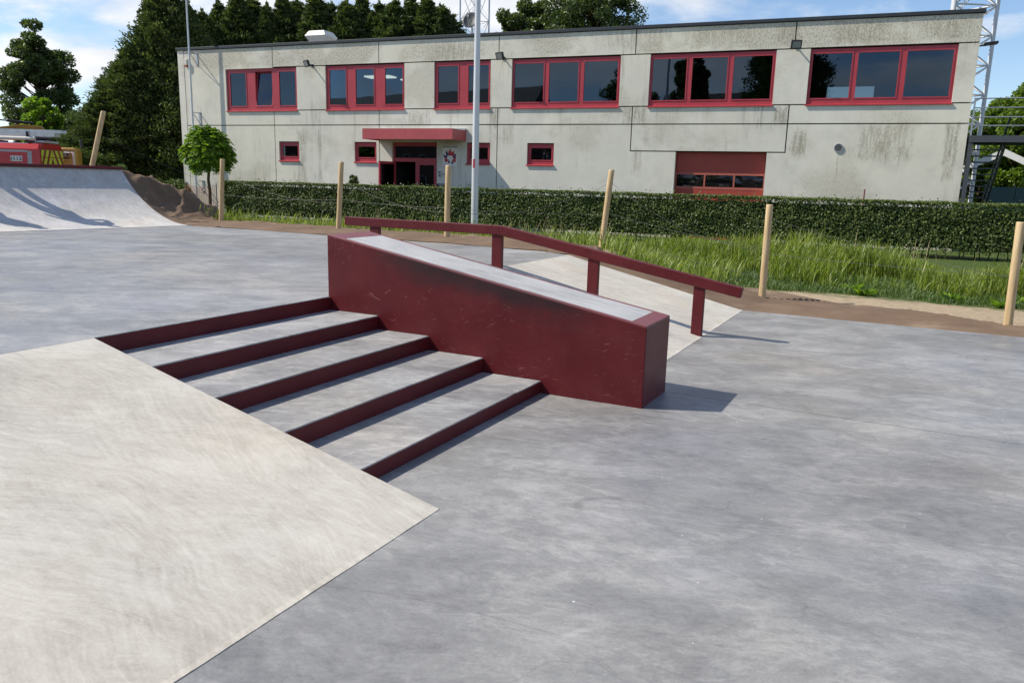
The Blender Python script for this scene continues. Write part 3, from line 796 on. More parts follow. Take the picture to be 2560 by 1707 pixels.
# mound at the side of the quarter pipe
XM = list(np.linspace(-0.02, 3.6, 100)); YM = list(np.linspace(-0.6, 7.5, 170))
def fmound(x, y):
    hh = qprof(min(QX, max(0, y))) if y > 0 else 0
    if y > 4.2: hh *= 1 - sstep(y, 4.2, 7.3)
    wdt = 0.35 + 3.1 * min(1, hh / QZ)
    f = max(0.0, 1 - x / wdt)
    f = 0.8 * f + 0.2 * (1 - sstep(x, 0, wdt))
    p = QC + QU * x + QN * y
    d = (p - Vector((AX, AY, 0))); s, t = d.dot(EH), d.dot(ER)
    base = max(0.0, terrain(s, t) + 0.02)
    wv = mnoise.noise(Vector((x * 0.9, y * 0.8, 4))) * 0.9
    def crease(v, p): return (1 - min(1, abs(mnoise.noise(v)) * 1.7)) ** p
    lump = 0.10 * mnoise.noise(Vector((x * 0.9, y * 0.9, 7))) + 0.11 * crease(Vector((x * 0.55 + wv * 0.6, y * 1.25 - x * 0.75 + wv * 0.5, 3)), 5) + 0.07 * crease(Vector((x * 1.1 + wv * 0.5, y * 2.3 - x * 1.5, 8)), 4) + 0.025 * crease(Vector((x * 3.1, y * 5.0 - x * 2, 2)), 3) - 0.06
    z = max(base, ZD - 0.04 if x < 0.4 and y < 0.5 else base) + (hh + ZD - base - 0.03 if y > 0 else 0.0) * f + lump * min(1, x * 3 + 0.05) * min(1, 0.25 + hh)
    return Vector((p.x, p.y, z))
tag(grid_mesh('geotextile_mound', XM, YM, fmound, M['cloth']), 'brown fabric covered earth mound against the side of the quarter pipe', 'earth mound')

# ================================================================== FIRE STATION
K = 1.6
BA = R_(-21.734)
BE = Vector((math.cos(BA), math.sin(BA), 0)); BN = Vector((-BE.y, BE.x, 0))
bld = thing('fire_station', 'two storey grey concrete panel building with red framed windows', 'building', (0, 28.8, 0), BA)
def U(u): return u * K
def Z(z): return EYE + (z - EYE) * K
def BW(u, y, z): return Vector((0, 28.8, 0)) + BE * u + BN * y + Vector((0, 0, z))
GAP = 0.018
TH = 0.16
def cells_panel(rects, holes, m=M['facade'], name='wall_panel'):
    """panel made of outer rects minus holes, all in building metres; y = 0 is the face"""
    us = sorted({round(v, 4) for r in rects + holes for v in r[:2]}); zs = sorted({round(v, 4) for r in rects + holes for v in r[2:]})
    def inside(u, z):
        if not any(r[0] < u < r[1] and r[2] < z < r[3] for r in rects): return False
        return not any(r[0] < u < r[1] and r[2] < z < r[3] for r in holes)
    idx = {}; V = []
    def vid(i, j, y):
        k = (i, j, y)
        if k not in idx: idx[k] = len(V); V.append((us[i], y, zs[j]))
        return idx[k]
    F = []; nu, nz = len(us) - 1, len(zs) - 1
    ins = [[inside((us[i] + us[i+1]) / 2, (zs[j] + zs[j+1]) / 2) for j in range(nz)] for i in range(nu)]
    g_ = lambda i, j: 0 <= i < nu and 0 <= j < nz and ins[i][j]
    for i in range(nu):
        for j in range(nz):
            if not ins[i][j]: continue
            F.append((vid(i, j, 0), vid(i+1, j, 0), vid(i+1, j+1, 0), vid(i, j+1, 0)))
            F.append((vid(i, j, TH), vid(i, j+1, TH), vid(i+1, j+1, TH), vid(i+1, j, TH)))
            if not g_(i-1, j): F.append((vid(i, j, 0), vid(i, j+1, 0), vid(i, j+1, TH), vid(i, j, TH)))
            if not g_(i+1, j): F.append((vid(i+1, j, 0), vid(i+1, j, TH), vid(i+1, j+1, TH), vid(i+1, j+1, 0)))
            if not g_(i, j-1): F.append((vid(i, j, 0), vid(i, j, TH), vid(i+1, j, TH), vid(i+1, j, 0)))
            if not g_(i, j+1): F.append((vid(i, j+1, 0), vid(i+1, j+1, 0), vid(i+1, j+1, TH), vid(i, j+1, TH)))
    mb = MB(); mb.add(V, F)
    return mb.build(name, m, bld)
def rc(u0, u1, z0, z1, l=1, r=1, b=1, t=1):
    return (U(u0) + GAP * l, U(u1) - GAP * r, Z(z0) + GAP * b, Z(z1) - GAP * t)
def rh(u0, u1, z0, z1): return (U(u0), U(u1), Z(z0), Z(z1))

JU = [-9.46, -6.62, -3.56, -0.49, 2.58, 5.69, 8.81]
TOPZ, MID, SILL, FLO, LINT = 4.80, 4.305, 3.27, 2.91, 2.365
WINS = [(-8.11, -5.91, [(-8.01, -7.48), (-7.2, -6.68), (-6.47, -5.95)]),
        (-5.06, -2.87, [(-4.98, -4.48), (-4.23, -3.70), (-3.42, -2.92)]),
        (-2.09, -0.68, [(-2.02, -1.48), (-1.25, -0.72)]),
        (-0.17, 2.28, [(-0.13, 0.58), (0.68, 1.37), (1.47, 2.23)]),
        (2.90, 5.37, [(2.94, 3.66), (3.75, 4.47), (4.56, 5.32)]),
        (5.99, 8.49, [(6.03, 6.75), (6.83, 7.56), (7.66, 8.44)])]
SMALL = [(-6.50, -5.89), (-4.26, -3.64), (-1.25, -0.66), (0.24, 0.87)]
GZB = 0.0  # ground level at the wall
GND = EYE + (GZB - EYE) / K
# end return at the left corner
cells_panel([(U(-9.67), U(-9.46) - GAP, -0.1, Z(TOPZ))], [])
# parapet band
c1 = (U(JU[0]) + GAP, U(JU[1]) - GAP)
cells_panel([rc(JU[0], JU[1], FLO, TOPZ)], [rh(WINS[0][0], 9, MID - 0.012, MID) if False else (U(-8.11), U(-5.91), Z(SILL), Z(MID) - 0.02)])
for i in range(1, 6):
    cells_panel([rc(JU[i], JU[i+1], MID, TOPZ, r=(0 if i == 5 else 1))], [])
# piers between the windows
for i in range(5):
    cells_panel([(U(WINS[i][1]), U(WINS[i+1][0]), Z(SILL) + GAP, Z(MID) - GAP)] if i else [(U(WINS[0][1]), U(WINS[1][0]), Z(SILL) + GAP, Z(MID) - GAP)], [(U(-9), U(JU[1]), 0, 20)] if i == 0 else [])
cells_panel([(U(WINS[0][1]) , U(JU[1]) - GAP, Z(SILL) + GAP, Z(MID) - GAP)], []) if WINS[0][1] < JU[1] else None
cells_panel([(U(WINS[5][1]), U(8.81), Z(SILL) + GAP, Z(MID) - GAP)], [])
# spandrels below the upper windows
for i in range(1, 6):
    cells_panel([rc(JU[i], JU[i+1], FLO, SILL, r=(0 if i == 5 else 1))], [])
# ground floor
DOOR = (-3.21, -2.01)
GAR = (3.54, 5.35)
hs = [rh(a, b, 2.045, 2.515) for a, b in SMALL]
cells_panel([(U(-9.46) + GAP, U(JU[1]) - GAP, -0.1, Z(FLO) - GAP)], [])
cells_panel([(U(JU[1]) + GAP, U(JU[2]) - GAP, -0.1, Z(FLO) - GAP)], hs)
cells_panel([(U(JU[2]) + GAP, U(JU[3]) - GAP, -0.1, Z(FLO) - GAP)], hs + [(U(DOOR[0]), U(DOOR[1]), -1, Z(2.515))])
cells_panel([(U(JU[3]) + GAP, U(JU[4]) - GAP, -0.1, Z(FLO) - GAP), (U(JU[4]) - GAP - 0.001, U(GAR[0]), -0.1, Z(LINT) - GAP)], hs)
cells_panel([rc(JU[4], JU[5], LINT, FLO)], [])
cells_panel([(U(JU[5]) + GAP, U(8.81), -0.1, Z(FLO) - GAP), (U(GAR[1]), U(JU[5]) + GAP + 0.001, -0.1, Z(LINT) - GAP)], [])
# dark sealant behind the joints, with the openings cut out
holes = [(U(a) - 0.01, U(b) + 0.01, Z(SILL) - 0.02, Z(MID) + 0.0) for a, b, _ in WINS] + [rh(a, b, 2.045, 2.515) for a, b in SMALL] + [(U(DOOR[0]), U(DOOR[1]), -1, Z(2.515)), (U(GAR[0]), U(GAR[1]), -1, Z(LINT))]
def backing(y, rects, holes, m, name):
    us = sorted({v for r in rects + holes for v in r[:2]}); zs = sorted({v for r in rects + holes for v in r[2:]})
    mb = MB()
    for i in range(len(us) - 1):
        for j in range(len(zs) - 1):
            u = (us[i] + us[i+1]) / 2; z = (zs[j] + zs[j+1]) / 2
            if any(r[0] < u < r[1] and r[2] < z < r[3] for r in rects) and not any(r[0] < u < r[1] and r[2] < z < r[3] for r in holes):
                mb.add([(us[i], y, zs[j]), (us[i+1], y, zs[j]), (us[i+1], y, zs[j+1]), (us[i], y, zs[j+1])], [(0, 1, 2, 3)])
    return mb.build(name, m, bld)
backing(0.05, [(U(-9.6), U(8.75), -0.1, Z(4.78))], holes, M['joint'], 'joint_seal')
BD = 8.6
mb = MB()
mb.box(U(-9.67), U(-9.67) + 0.2, TH + 0.002, BD, -0.1, Z(TOPZ))
mb.build('side_wall', M['facade'], bld)
mb = MB(); mb.box(U(8.81) - 0.2, U(8.81), TH + 0.002, BD, -0.1, Z(TOPZ)); mb.build('side_wall', M['facade'], bld)
backing(BD, [(U(-9.67), U(8.81), -0.1, Z(TOPZ))], [(10.0, 11.74, 4.3, 5.74), (-12.0, -9.0, 4.5, 5.7)], M['inside'], 'rear_wall')
mb = MB(); mb.box(U(-9.67) + 0.2, U(8.81) - 0.2, TH + 0.005, BD - 0.01, Z(TOPZ) - 0.30, Z(TOPZ) - 0.05)
mb.build('roof_deck', M['roofing'], bld)
mb = MB(); mb.box(U(-9.67) + 0.21, U(8.81) - 0.21, TH + 0.006, BD - 0.02, Z(2.93), Z(3.08))
mb.build('floor_slab', M['inside'], bld)
mb = MB(); mb.box(U(-9.67) + 0.21, U(8.81) - 0.21, TH + 0.3, BD - 0.02, Z(4.26), Z(4.30))
mb.build('ceiling', M['inside'], bld)
mb = MB()
for u in (-5.48, -2.48, -0.33, 2.6, 5.68): mb.box(U(u) - 0.05, U(u) + 0.05, TH + 0.3, BD - 0.03, Z(3.08) + 0.003, Z(4.26) - 0.003)
mb.build('partition_wall', M['inside'], bld)
mb = MB(); mb.box(U(-9.4), U(8.6), 5.0, 5.1, -0.1, Z(2.93) - 0.003)
mb.build('ground_floor_partition', M['inside_dark'], bld)
mb = MB()
mb.box(U(-9.67) - 0.05, U(8.81) + 0.05, -0.05, 0.28, Z(TOPZ) + 0.003, Z(TOPZ) + 0.105)
mb.box(U(-9.67) - 0.05, U(-9.67) + 0.25, 0.282, BD + 0.05, Z(TOPZ) + 0.003, Z(TOPZ) + 0.105)
mb.box(U(8.81) - 0.25, U(8.81) + 0.05, 0.282, BD + 0.05, Z(TOPZ) + 0.003, Z(TOPZ) + 0.105)
mb.build('roof_trim', M['coping'], bld, bevel=0.008)
for u, y in ((-4.55, 2.4), (-3.9, 3.6), (-3.2, 2.6), (-7.0, 2.8), (4.9, 2.8), (7.1, 2.9), (7.9, 3.4)):
    mb = MB(); mb.box(U(u) - 0.6, U(u) + 0.6, y, y + 0.6, Z(4.26) - 0.06, Z(4.26) - 0.01)
    mb.build('ceiling_light', M['ceil_light'] if u < -2 else M['white'], bld)

def window(u0, u1, z0, z1, panes, pz0, pz1, tilt=None, rec=0.055, sill=True):
    """red frame, one glass pane per light, sill in front"""
    mb = MB(); x0, x1, a0, a1 = U(u0) + 0.006, U(u1) - 0.006, Z(z0) + 0.012, Z(z1) - 0.03
    ps = [(U(a), U(b)) for a, b in panes]; b0, b1 = Z(pz0), Z(pz1)
    y0, y1 = rec, rec + 0.07
    mb.box(x0, x1, y0, y1, a0, b0); mb.box(x0, x1, y0, y1, b1, a1)
    edges = [x0] + [v for p in ps for v in p] + [x1]
    for k in range(0, len(edges), 2):
        mb.box(edges[k], edges[k+1], y0, y1, b0 + 0.0, b1 - 0.0)
    f = mb.build('window', M['frame'], bld)
    for k, (a, b) in enumerate(ps):
        sb = MB(); w = 0.035; yy0, yy1 = rec - 0.014, rec + 0.05
        A0, A1, B0, B1 = a - 0.012, b + 0.012, b0 - 0.012, b1 + 0.012
        tl = Matrix.Identity(4)
        if tilt == k:
            tl = Matrix.Translation((0, yy0, B0)) @ Matrix.Rotation(R_(-6.5), 4, 'X') @ Matrix.Translation((0, -yy0, -B0))
            w = 0.05
        for q in ((A0, A0 + w, B0, B1), (A1 - w, A1, B0, B1), (A0 + w, A1 - w, B0, B0 + w), (A0 + w, A1 - w, B1 - w, B1)):
            sb.box(q[0], q[1], yy0, yy1, q[2], q[3], 0, tl)
        sb.build('sash', M['frame'], f)
        gb = MB(); gb.box(A0 + w, A1 - w, rec + 0.012, rec + 0.024, B0 + w, B1 - w, 0, tl); gb.build('pane', M['glass'], f)
    if sill:
        mb = MB(); zs_ = Z(z0) + 0.012
        mb.prism([(U(u0) - 0.03, 0.05, zs_ + 0.001), (U(u0) - 0.03, -0.045, zs_ - 0.022), (U(u0) - 0.03, -0.045, zs_ - 0.055), (U(u0) - 0.03, -0.038, zs_ - 0.055), (U(u0) - 0.03, -0.030, zs_ - 0.030), (U(u0) - 0.03, 0.05, zs_ - 0.010)], (U(u1) - U(u0) + 0.05, 0, 0))
        mb.build('sill', M['frame'], f)
    return f
for i, (a, b, p) in enumerate(WINS):
    window(a, b, SILL, MID, p, 3.375, 4.215, tilt=1 if i == 0 else None)
for a, b in SMALL:
    window(a, b, 2.045, 2.515, [(a + 0.07, b - 0.05)], 2.14, 2.42, rec=0.07)

# entrance
ds = bld
dz0 = -0.05
u0, u1 = U(DOOR[0]), U(DOOR[1]); zt = Z(2.515); um = U(-2.585)
mb = MB(); y0, y1 = 0.10, 0.17
mb.box(u0, u0 + 0.07, y0, y1, dz0, zt); mb.box(u1 - 0.07, u1, y0, y1, dz0, zt)
mb.box(u0 + 0.07, u1 - 0.07, y0, y1, zt - 0.14, zt); mb.box(u0 + 0.07, u1 - 0.07, y0, y1, Z(2.065), Z(2.155))
mb.box(um - 0.04, um + 0.04, y0, y1, dz0, Z(2.065))
df = mb.build('door_frame', M['frame'], bld)
mb = MB(); mb.box(u0 + 0.07, u1 - 0.07, 0.13, 0.142, Z(2.155), zt - 0.14); mb.build('pane', M['glass'], df)
def leaf(parent, x0, x1, xf=None):
    mb = MB(); a, b, c, d = x0, x1, 0.02, Z(2.06)
    for q in ((a, a + 0.09, c, d), (b - 0.09, b, c, d), (a + 0.09, b - 0.09, c, c + 0.16), (a + 0.09, b - 0.09, d - 0.10, d)):
        mb.box(q[0], q[1], 0.09, 0.145, q[2], q[3], 0, xf)
    l = mb.build('door', M['frame'], parent)
    mb = MB(); mb.box(a + 0.09, b - 0.09, 0.112, 0.122, c + 0.16, d - 0.10, 0, xf); mb.build('pane', M['glass'], l)
    mb = MB(); mb.box(b - 0.075 if xf is not None else a + 0.02, b - 0.045 if xf is not None else a + 0.05, 0.03, 0.06, 0.9, 1.6, 0, xf)
    mb.build('handle', M['galv'], l)
leaf(bld, um + 0.045, u1 - 0.075)
hx = Matrix.Translation((u0 + 0.075, 0.10, 0)) @ Matrix.Rotation(R_(-104), 4, 'Z') @ Matrix.Translation((-(u0 + 0.075), -0.10, 0))
leaf(bld, u0 + 0.075, um - 0.045, hx)
mb = MB(); mb.box(um - 0.30, um - 0.12, 1.2, 1.23, Z(2.03) - 0.06, Z(2.03) + 0.02); mb.build('exit_light', M['white'], bld)
mb = MB()
mb.box(u0 - 0.2, u0 - 0.1, 0.17, 5.0, -0.1, Z(2.93) - 0.01); mb.box(u1 + 0.1, u1 + 0.2, 0.17, 5.0, -0.1, Z(2.93) - 0.01)
mb.build('hall_wall', M['inside_dark'], bld)
# canopy
cd = 0.7 * K
cu0, cu1, cz0, cz1 = U(-3.585), U(-1.265), Z(2.545), Z(2.80)
mb = MB()
mb.box(cu0 + 0.02, cu1 - 0.02, -cd + 0.03, -0.002, cz0 + 0.05, cz1 - 0.07)
can = mb.build('canopy', M['canopy_red'], bld)
cm = cu0 + (cu1 - cu0) * 0.485
mb = MB(); mb.box(cu0, cm - 0.003, -cd, -cd + 0.028, cz0, cz1 - 0.03); mb.build('fascia_panel', M['canopy_red'], can)
mb = MB(); mb.box(cm + 0.003, cu1, -cd, -cd + 0.028, cz0, cz1 - 0.03); mb.build('fascia_panel', M['canopy_red'], can)
mb = MB(); mb.box(cu1 - 0.018, cu1, -cd + 0.029, -0.003, cz0, cz1 - 0.03); mb.build('side_panel', M['canopy_red'], can)
mb = MB(); mb.box(cu0, cu0 + 0.018, -cd + 0.029, -0.003, cz0, cz1 - 0.03); mb.build('side_panel', M['canopy_red'], can)
mb = MB(); mb.box(cu0 + 0.019, cu1 - 0.019, -cd + 0.03, -0.17, cz1 - 0.069, cz1 - 0.04); mb.build('canopy_roofing', M['roofing'], can)
mb = MB(); mb.box(cu0 + 0.02, cu1 + 0.03, -0.16, -0.004, cz1 - 0.03, cz1 + 0.03); mb.build('flashing', M['galv'], can)
# garage door
gu0, gu1, gzt = U(GAR[0]), U(GAR[1]), Z(LINT)
mb = MB(); y = 0.22
zr = [Z(1.94), Z(1.625), -0.05]
mb.box(gu0, gu1, y, y + 0.05, zr[0] + 0.01, gzt - 0.005)
gd = mb.build('garage_door', M['garage_red'], bld)
mb = MB(); mb.box(gu0, gu1, y - 0.006, y + 0.05, zr[1] - 0.55, zr[1] - 0.02); mb.box(gu0, gu1, y - 0.006, y + 0.05, zr[2], zr[1] - 0.56); mb.build('lower_section', M['garage_red'], gd)
mb = MB(); t_ = 0.06; yy = y - 0.012
mb.box(gu0, gu1, yy, y + 0.05, zr[0] - t_, zr[0] + 0.008); mb.box(gu0, gu1, yy, y + 0.05, zr[1] - 0.018, zr[1] + t_)
w3 = (gu1 - gu0 - 0.05 * 4) / 3
for k in range(4): mb.box(gu0 + k * (w3 + 0.05), gu0 + k * (w3 + 0.05) + 0.05, yy, y + 0.05, zr[1] + t_, zr[0] - t_)
mb.build('light_frame', M['garage_trim'], gd)
for k in range(3):
    mb = MB(); a = gu0 + 0.05 + k * (w3 + 0.05); mb.box(a, a + w3, y + 0.012, y + 0.03, zr[1] + t_, zr[0] - t_); mb.build('pane', M['wavy'], gd)
mb = MB(); mb.box(gu0, gu1, y + 0.06, y + 0.07, -0.1, gzt); mb.build('door_backing', M['inside_dark'], bld)
# reveals of the garage opening
# round vent
mb = MB(); vu, vz = U(6.66), Z(2.46)
ring = []
for k in range(24):
    a0, a1 = 2 * math.pi * k / 24, 2 * math.pi * (k + 1) / 24
    P = lambda r, a, y: (vu + r * math.cos(a), y, vz + r * math.sin(a))
    mb.add([P(0.13, a0, -0.03), P(0.13, a1, -0.03), P(0.105, a1, -0.03), P(0.105, a0, -0.03), P(0.135, a0, -0.001), P(0.135, a1, -0.001), P(0.105, a0, -0.002), P(0.105, a1, -0.002)], [(0, 1, 2, 3), (4, 5, 1, 0), (3, 2, 7, 6)])
vt = mb.build('wall_vent', M['galv'], bld)
mb = MB()
for k in range(8):
    z = -0.09 + 0.18 * k / 7; h = math.sqrt(max(0.0, 0.104 ** 2 - z * z))
    mb.box(vu - h, vu + h, -0.022, -0.004, vz + z - 0.006, vz + z + 0.006)
mb.build('louvre', M['steel_dark'], vt)

# sign by the door
def sign_at(px, py): 
    pass
sg = thing('wall_sign', 'white fire brigade sign with a red and blue flame emblem beside the entrance', 'sign', BW(U(-1.66), -0.004, Z(2.215)), BA)
sw, shh = 0.30, 0.385
mb = MB(); mb.box(-sw, sw, -0.02, 0, -shh, shh); mb.build('board', M['white'], sg, bevel=0.004)
RX = Matrix.Rotation(R_(90), 4, 'X')
text_part('lettering', 'BRANDWEER', 0.098, M['text_dark'], sg, Matrix.Translation((0, -0.022, shh - 0.065)) @ RX)
def tongue(cx, cz, ang, ln, wd, mat, y):
    c, s = math.cos(ang), math.sin(ang)
    pts = [(-wd * 0.5, 0), (0, -ln * 0.10), (wd * 0.5, 0), (wd * 0.62, ln * 0.35), (wd * 0.25, ln * 0.55), (wd * 0.30, ln * 0.72), (0, ln), (-wd * 0.18, ln * 0.62), (-wd * 0.5, ln * 0.66), (-wd * 0.35, ln * 0.40)]
    mb = MB(); mb.prism([(cx + a * c + b * s, y, cz - a * s + b * c) for a, b in pts], (0, -0.002, 0))
    return mb.build('flame', mat, sg)
tongue(0.00, 0.02, 0.0, 0.235, 0.16, M['flame_red'], -0.021)
tongue(-0.10, 0.01, -0.35, 0.20, 0.11, M['flame_blue'], -0.0235)
tongue(0.10, 0.01, 0.35, 0.20, 0.11, M['flame_red'], -0.0235)
tongue(-0.15, -0.09, -0.75, 0.19, 0.12, M['flame_blue'], -0.0215)
tongue(0.15, -0.07, 0.55, 0.19, 0.12, M['flame_blue'], -0.0215)
tongue(-0.14, -0.21, -0.35, 0.17, 0.14, M['flame_red'], -0.024)
tongue(0.14, -0.20, 0.6, 0.18, 0.14, M['flame_red'], -0.024)
tongue(-0.04, -0.26, -0.2, 0.13, 0.07, M['flame_blue'], -0.0215)
tongue(0.08, -0.28, 0.4, 0.11, 0.09, M['flame_blue'], -0.0262)

# intercoms, letter box
def wallbox(name, label, cat, u, z, w, h, d, mat, win=None):
    o = thing(name, label, cat, BW(U(u), -0.003, Z(z)), BA)
    mb = MB(); mb.box(-w / 2, w / 2, -d, 0, -h / 2, h / 2); mb.build('housing', mat, o, bevel=0.006)
    mb = MB(); mb.box(-w * 0.32, w * 0.32, -d - 0.004, -d + 0.001, h * 0.12, h * 0.36); mb.build('screen', M['black'], o)
    if win:
        mb = MB(); mb.box(-w * 0.3, w * 0.3, -d - 0.004, -d + 0.001, -h * 0.38, -h * 0.05); mb.build('speaker_grille', M['steel_dark'], o)
    return o
wallbox('intercom', 'tall grey intercom panel right of the entrance door', 'intercom', -1.925, 1.80, 0.11, 0.22, 0.04, M['galv'], True)
wallbox('card_reader', 'small square card reader just right of the grey intercom', 'card reader', -1.825, 1.77, 0.085, 0.14, 0.04, M['plaswhite'])
lb = thing('letter_box', 'dark letter box with a pale flap low on the wall right of the door', 'letter box', BW(U(-1.87), -0.003, Z(1.545)), BA)
mb = MB(); mb.box(-0.16, 0.2, -0.12, 0, -0.06, 0.05); mb.build('housing', M['black'], lb, bevel=0.01)
mb = MB(); mb.box(-0.09, 0.18, -0.128, -0.119, -0.02, 0.012); mb.build('flap', M['galv'], lb)
# alarm siren
al = thing('alarm_siren', 'white alarm box with an orange beacon high on the left of the wall', 'alarm', BW(U(-9.36), -0.003, Z(4.49)), BA)
mb = MB(); mb.box(-0.07, 0.07, -0.10, 0, -0.10, 0.14); mb.build('housing', M['plaswhite'], al, bevel=0.015)
mb = MB(); mb.box(-0.055, 0.03, -0.095, -0.005, -0.17, -0.102); mb.build('beacon', M['siren_orange'], al, bevel=0.012)

# flood lights
def flood(label, u, z, rz, off=0.33):
    o = thing('flood_light', label, 'flood light', BW(U(u), -0.003, Z(z)), BA, 'flood lights along the facade')
    mb = MB(); mb.box(-0.05, 0.05, -0.02, 0, -0.05, 0.05)
    mb.bar((0, -0.02, 0), (-0.0, -off, 0.02), 0.035, 0.035); mb.build('arm', M['black'], o)
    X = Matrix.Translation((0, -off - 0.02, 0.03)) @ Matrix.Rotation(rz, 4, 'Z') @ Matrix.Rotation(R_(22), 4, 'X')
    mb = MB(); mb.box(-0.155, 0.155, -0.05, 0.04, -0.125, 0.125, 0, X); mb.build('head', M['black'], o, bevel=0.01)
    mb = MB(); mb.box(-0.12, 0.12, -0.055, -0.049, -0.09, 0.09, 0, X); mb.build('lens', M['lens'], o)
    return o
flood('black flood light between the two leftmost upper windows', -5.43, 4.31, R_(-24))
flood('black flood light left of the middle three pane window, next to the pole', -0.37, 4.32, R_(-16))
flood('black flood light between the two rightmost upper windows', 5.73, 4.33, R_(12))
o = thing('flood_light', 'black flood light sticking out from the right end wall', 'flood light', BW(U(8.81) + 0.003, 0.35, Z(4.27)), BA, 'flood lights along the facade')
mb = MB(); mb.bar((0, 0, 0.0), (0.22, 0, 0.03), 0.04, 0.04); mb.build('arm', M['black'], o)
mb = MB(); mb.box(0.16, 0.50, -0.15, 0.15, -0.005, 0.06, 0, Matrix.Rotation(R_(-6), 4, 'Y')); mb.build('head', M['black'], o, bevel=0.01)
# flag pole on the facade
fp = thing('flag_pole', 'thin white flag pole bracketed to the left end of the facade', 'flag pole', BW(U(-9.02), -0.42, 0), BA)
mb = MB(); mb.path([(0, 0, -0.05), (0, 0, 5), (0, 0, 9.8)], [0.045, 0.04, 0.028], 10); mb.build('shaft', M['pole'], fp, smooth=True)
for z in (Z(4.70), Z(3.22), 1.35):
    mb = MB(); mb.bar((0, 0.0, z), (0, 0.415, z), 0.03, 0.03); mb.bar((0, 0.02, z - 0.02), (0, 0.413, z - 0.42), 0.02, 0.02); mb.box(-0.05, 0.05, 0.40, 0.417, z - 0.46, z + 0.05)
    mb.build('bracket', M['galv'], fp)

# roof furniture
rv = thing('roof_vent', 'cream box shaped roof vent with a flared cap', 'roof vent', BW(U(-5.82), 1.5, Z(TOPZ) - 0.05), BA)
mb = MB()
b_ = [(-0.28, -0.28), (0.28, -0.28), (0.28, 0.28), (-0.28, 0.28)]; t_ = [(-0.50, -0.44), (0.50, -0.44), (0.50, 0.44), (-0.50, 0.44)]; c_ = [(-0.36, -0.32), (0.36, -0.32), (0.36, 0.32), (-0.36, 0.32)]
mb.add([(x, y, 0.0) for x, y in b_] + [(x, y, 0.28) for x, y in b_] + [(x, y, 0.60) for x, y in t_] + [(x, y, 0.80) for x, y in c_],
       [(i + 4 * k, (i + 1) % 4 + 4 * k, (i + 1) % 4 + 4 * k + 4, i + 4 * k + 4) for k in range(3) for i in range(4)] + [(12, 13, 14, 15)])
mb.build('cowl', M['plaswhite'], rv, bevel=0.01)
slt = thing('roof_light', 'low pale roof light just behind the parapet, right of the cream vent', 'roof light', BW(U(-4.95), 2.6, Z(TOPZ) - 0.05), BA)
mb = MB(); mb.box(-0.65, 0.65, -0.5, 0.5, 0, 0.34); mb.build('kerb', M['plaswhite'], slt, bevel=0.01)
mb = MB(); mb.box(-0.70, 0.70, -0.55, 0.55, 0.342, 0.40); mb.build('dome', M['white'], slt, bevel=0.02)
dish = thing('satellite_dish', 'round grey satellite dish on a short post on the roof edge', 'satellite dish', BW(U(-1.50), 1.2, Z(TOPZ) - 0.05), BA)
mb = MB(); mb.tube((0, 0, 0), (0, 0, 0.55), 0.05, 0.05, 10); mb.tube((0, 0, 0.55), (0, -0.1, 0.75), 0.035, 0.035, 8); mb.build('post', M['galv'], dish)
mb = MB(); vs = []; fs = []; nr, na = 5, 24
X = Matrix.Translation((0, -0.14, 0.80)) @ Matrix.Rotation(R_(64), 4, 'X') @ Matrix.Rotation(R_(8), 4, 'Y')
for i in range(nr + 1):
    for j in range(na):
        r = 0.30 * i / nr; a = 2 * math.pi * j / na
        vs.append(X @ Vector((r * math.cos(a), r * 1.1 * math.sin(a), 0.75 * r * r)))
for i in range(nr):
    for j in range(na): fs.append((i * na + j, i * na + (j + 1) % na, (i + 1) * na + (j + 1) % na, (i + 1) * na + j))
mb.add(vs, fs); d = mb.build('reflector', M['coping'], dish, smooth=True)
so = d.modifiers.new('solid', 'SOLIDIFY'); so.thickness = 0.012
mb = MB(); mb.bar(X @ Vector((0, -0.30, 0.06)), X @ Vector((0, -0.08, 0.42)), 0.025, 0.025); mb.tube(X @ Vector((0, -0.1, 0.40)), X @ Vector((0, -0.02, 0.34)), 0.04, 0.03, 8); mb.build('feed_arm', M['plaswhite'], dish)
tag(dish, None)

# rusty stub pole against the wall
mb = MB(); b0 = BW(U(7.20), -0.35, 0); mb.tube((0, 0, -0.05), (0, 0, 1.72), 0.022, 0.022, 8)
o = mb.build('marker_pole', M['rust']); o.location = b0; tag(o, 'thin rusty red pole standing behind the hedge by the blank wall', 'pole')

# external steel stair at the right end
es = thing('steel_staircase', 'dark grey steel outdoor staircase with landing and railing at the right end', 'staircase', BW(U(8.81) + 0.06, 0, 0), BA)
LZ = Z(2.70)
mb = MB(); mb.box(0, 5.2, 0.0, 0.16, LZ - 0.19, LZ); mb.box(0, 0.1, 0.162, 1.5, LZ - 0.19, LZ); mb.box(0, 5.2, 1.502, 1.62, LZ - 0.19, LZ); mb.build('landing_beam', M['steel_dark'], es)
mb = MB(); mb.box(0.1, 5.2, 0.163, 1.5, LZ - 0.04, LZ - 0.005); mb.build('landing_grate', M['steel_dark'], es)
for x, y in ((0.06, 0.08), (5.1, 0.08), (5.1, 1.55)):
    mb = MB(); mb.box(x - 0.06, x + 0.06, y - 0.06, y + 0.06, -0.1, LZ - 0.192); mb.build('column', M['steel_dark'], es)
for x in (0.03, 1.75, 3.5, 5.15):
    mb = MB(); mb.box(x - 0.022, x + 0.022, 0.02, 0.06, LZ + 0.002, LZ + 1.02); mb.build('railing_post', M['galv'], es)
for z in (0.26, 0.50, 0.76, 1.02):
    mb = MB(); mb.tube((0, 0.04, LZ + z + 0.012), (5.2, 0.04, LZ + z + 0.012), 0.018, 0.018, 8); mb.build('railing_bar', M['galv'], es)
nst = 17
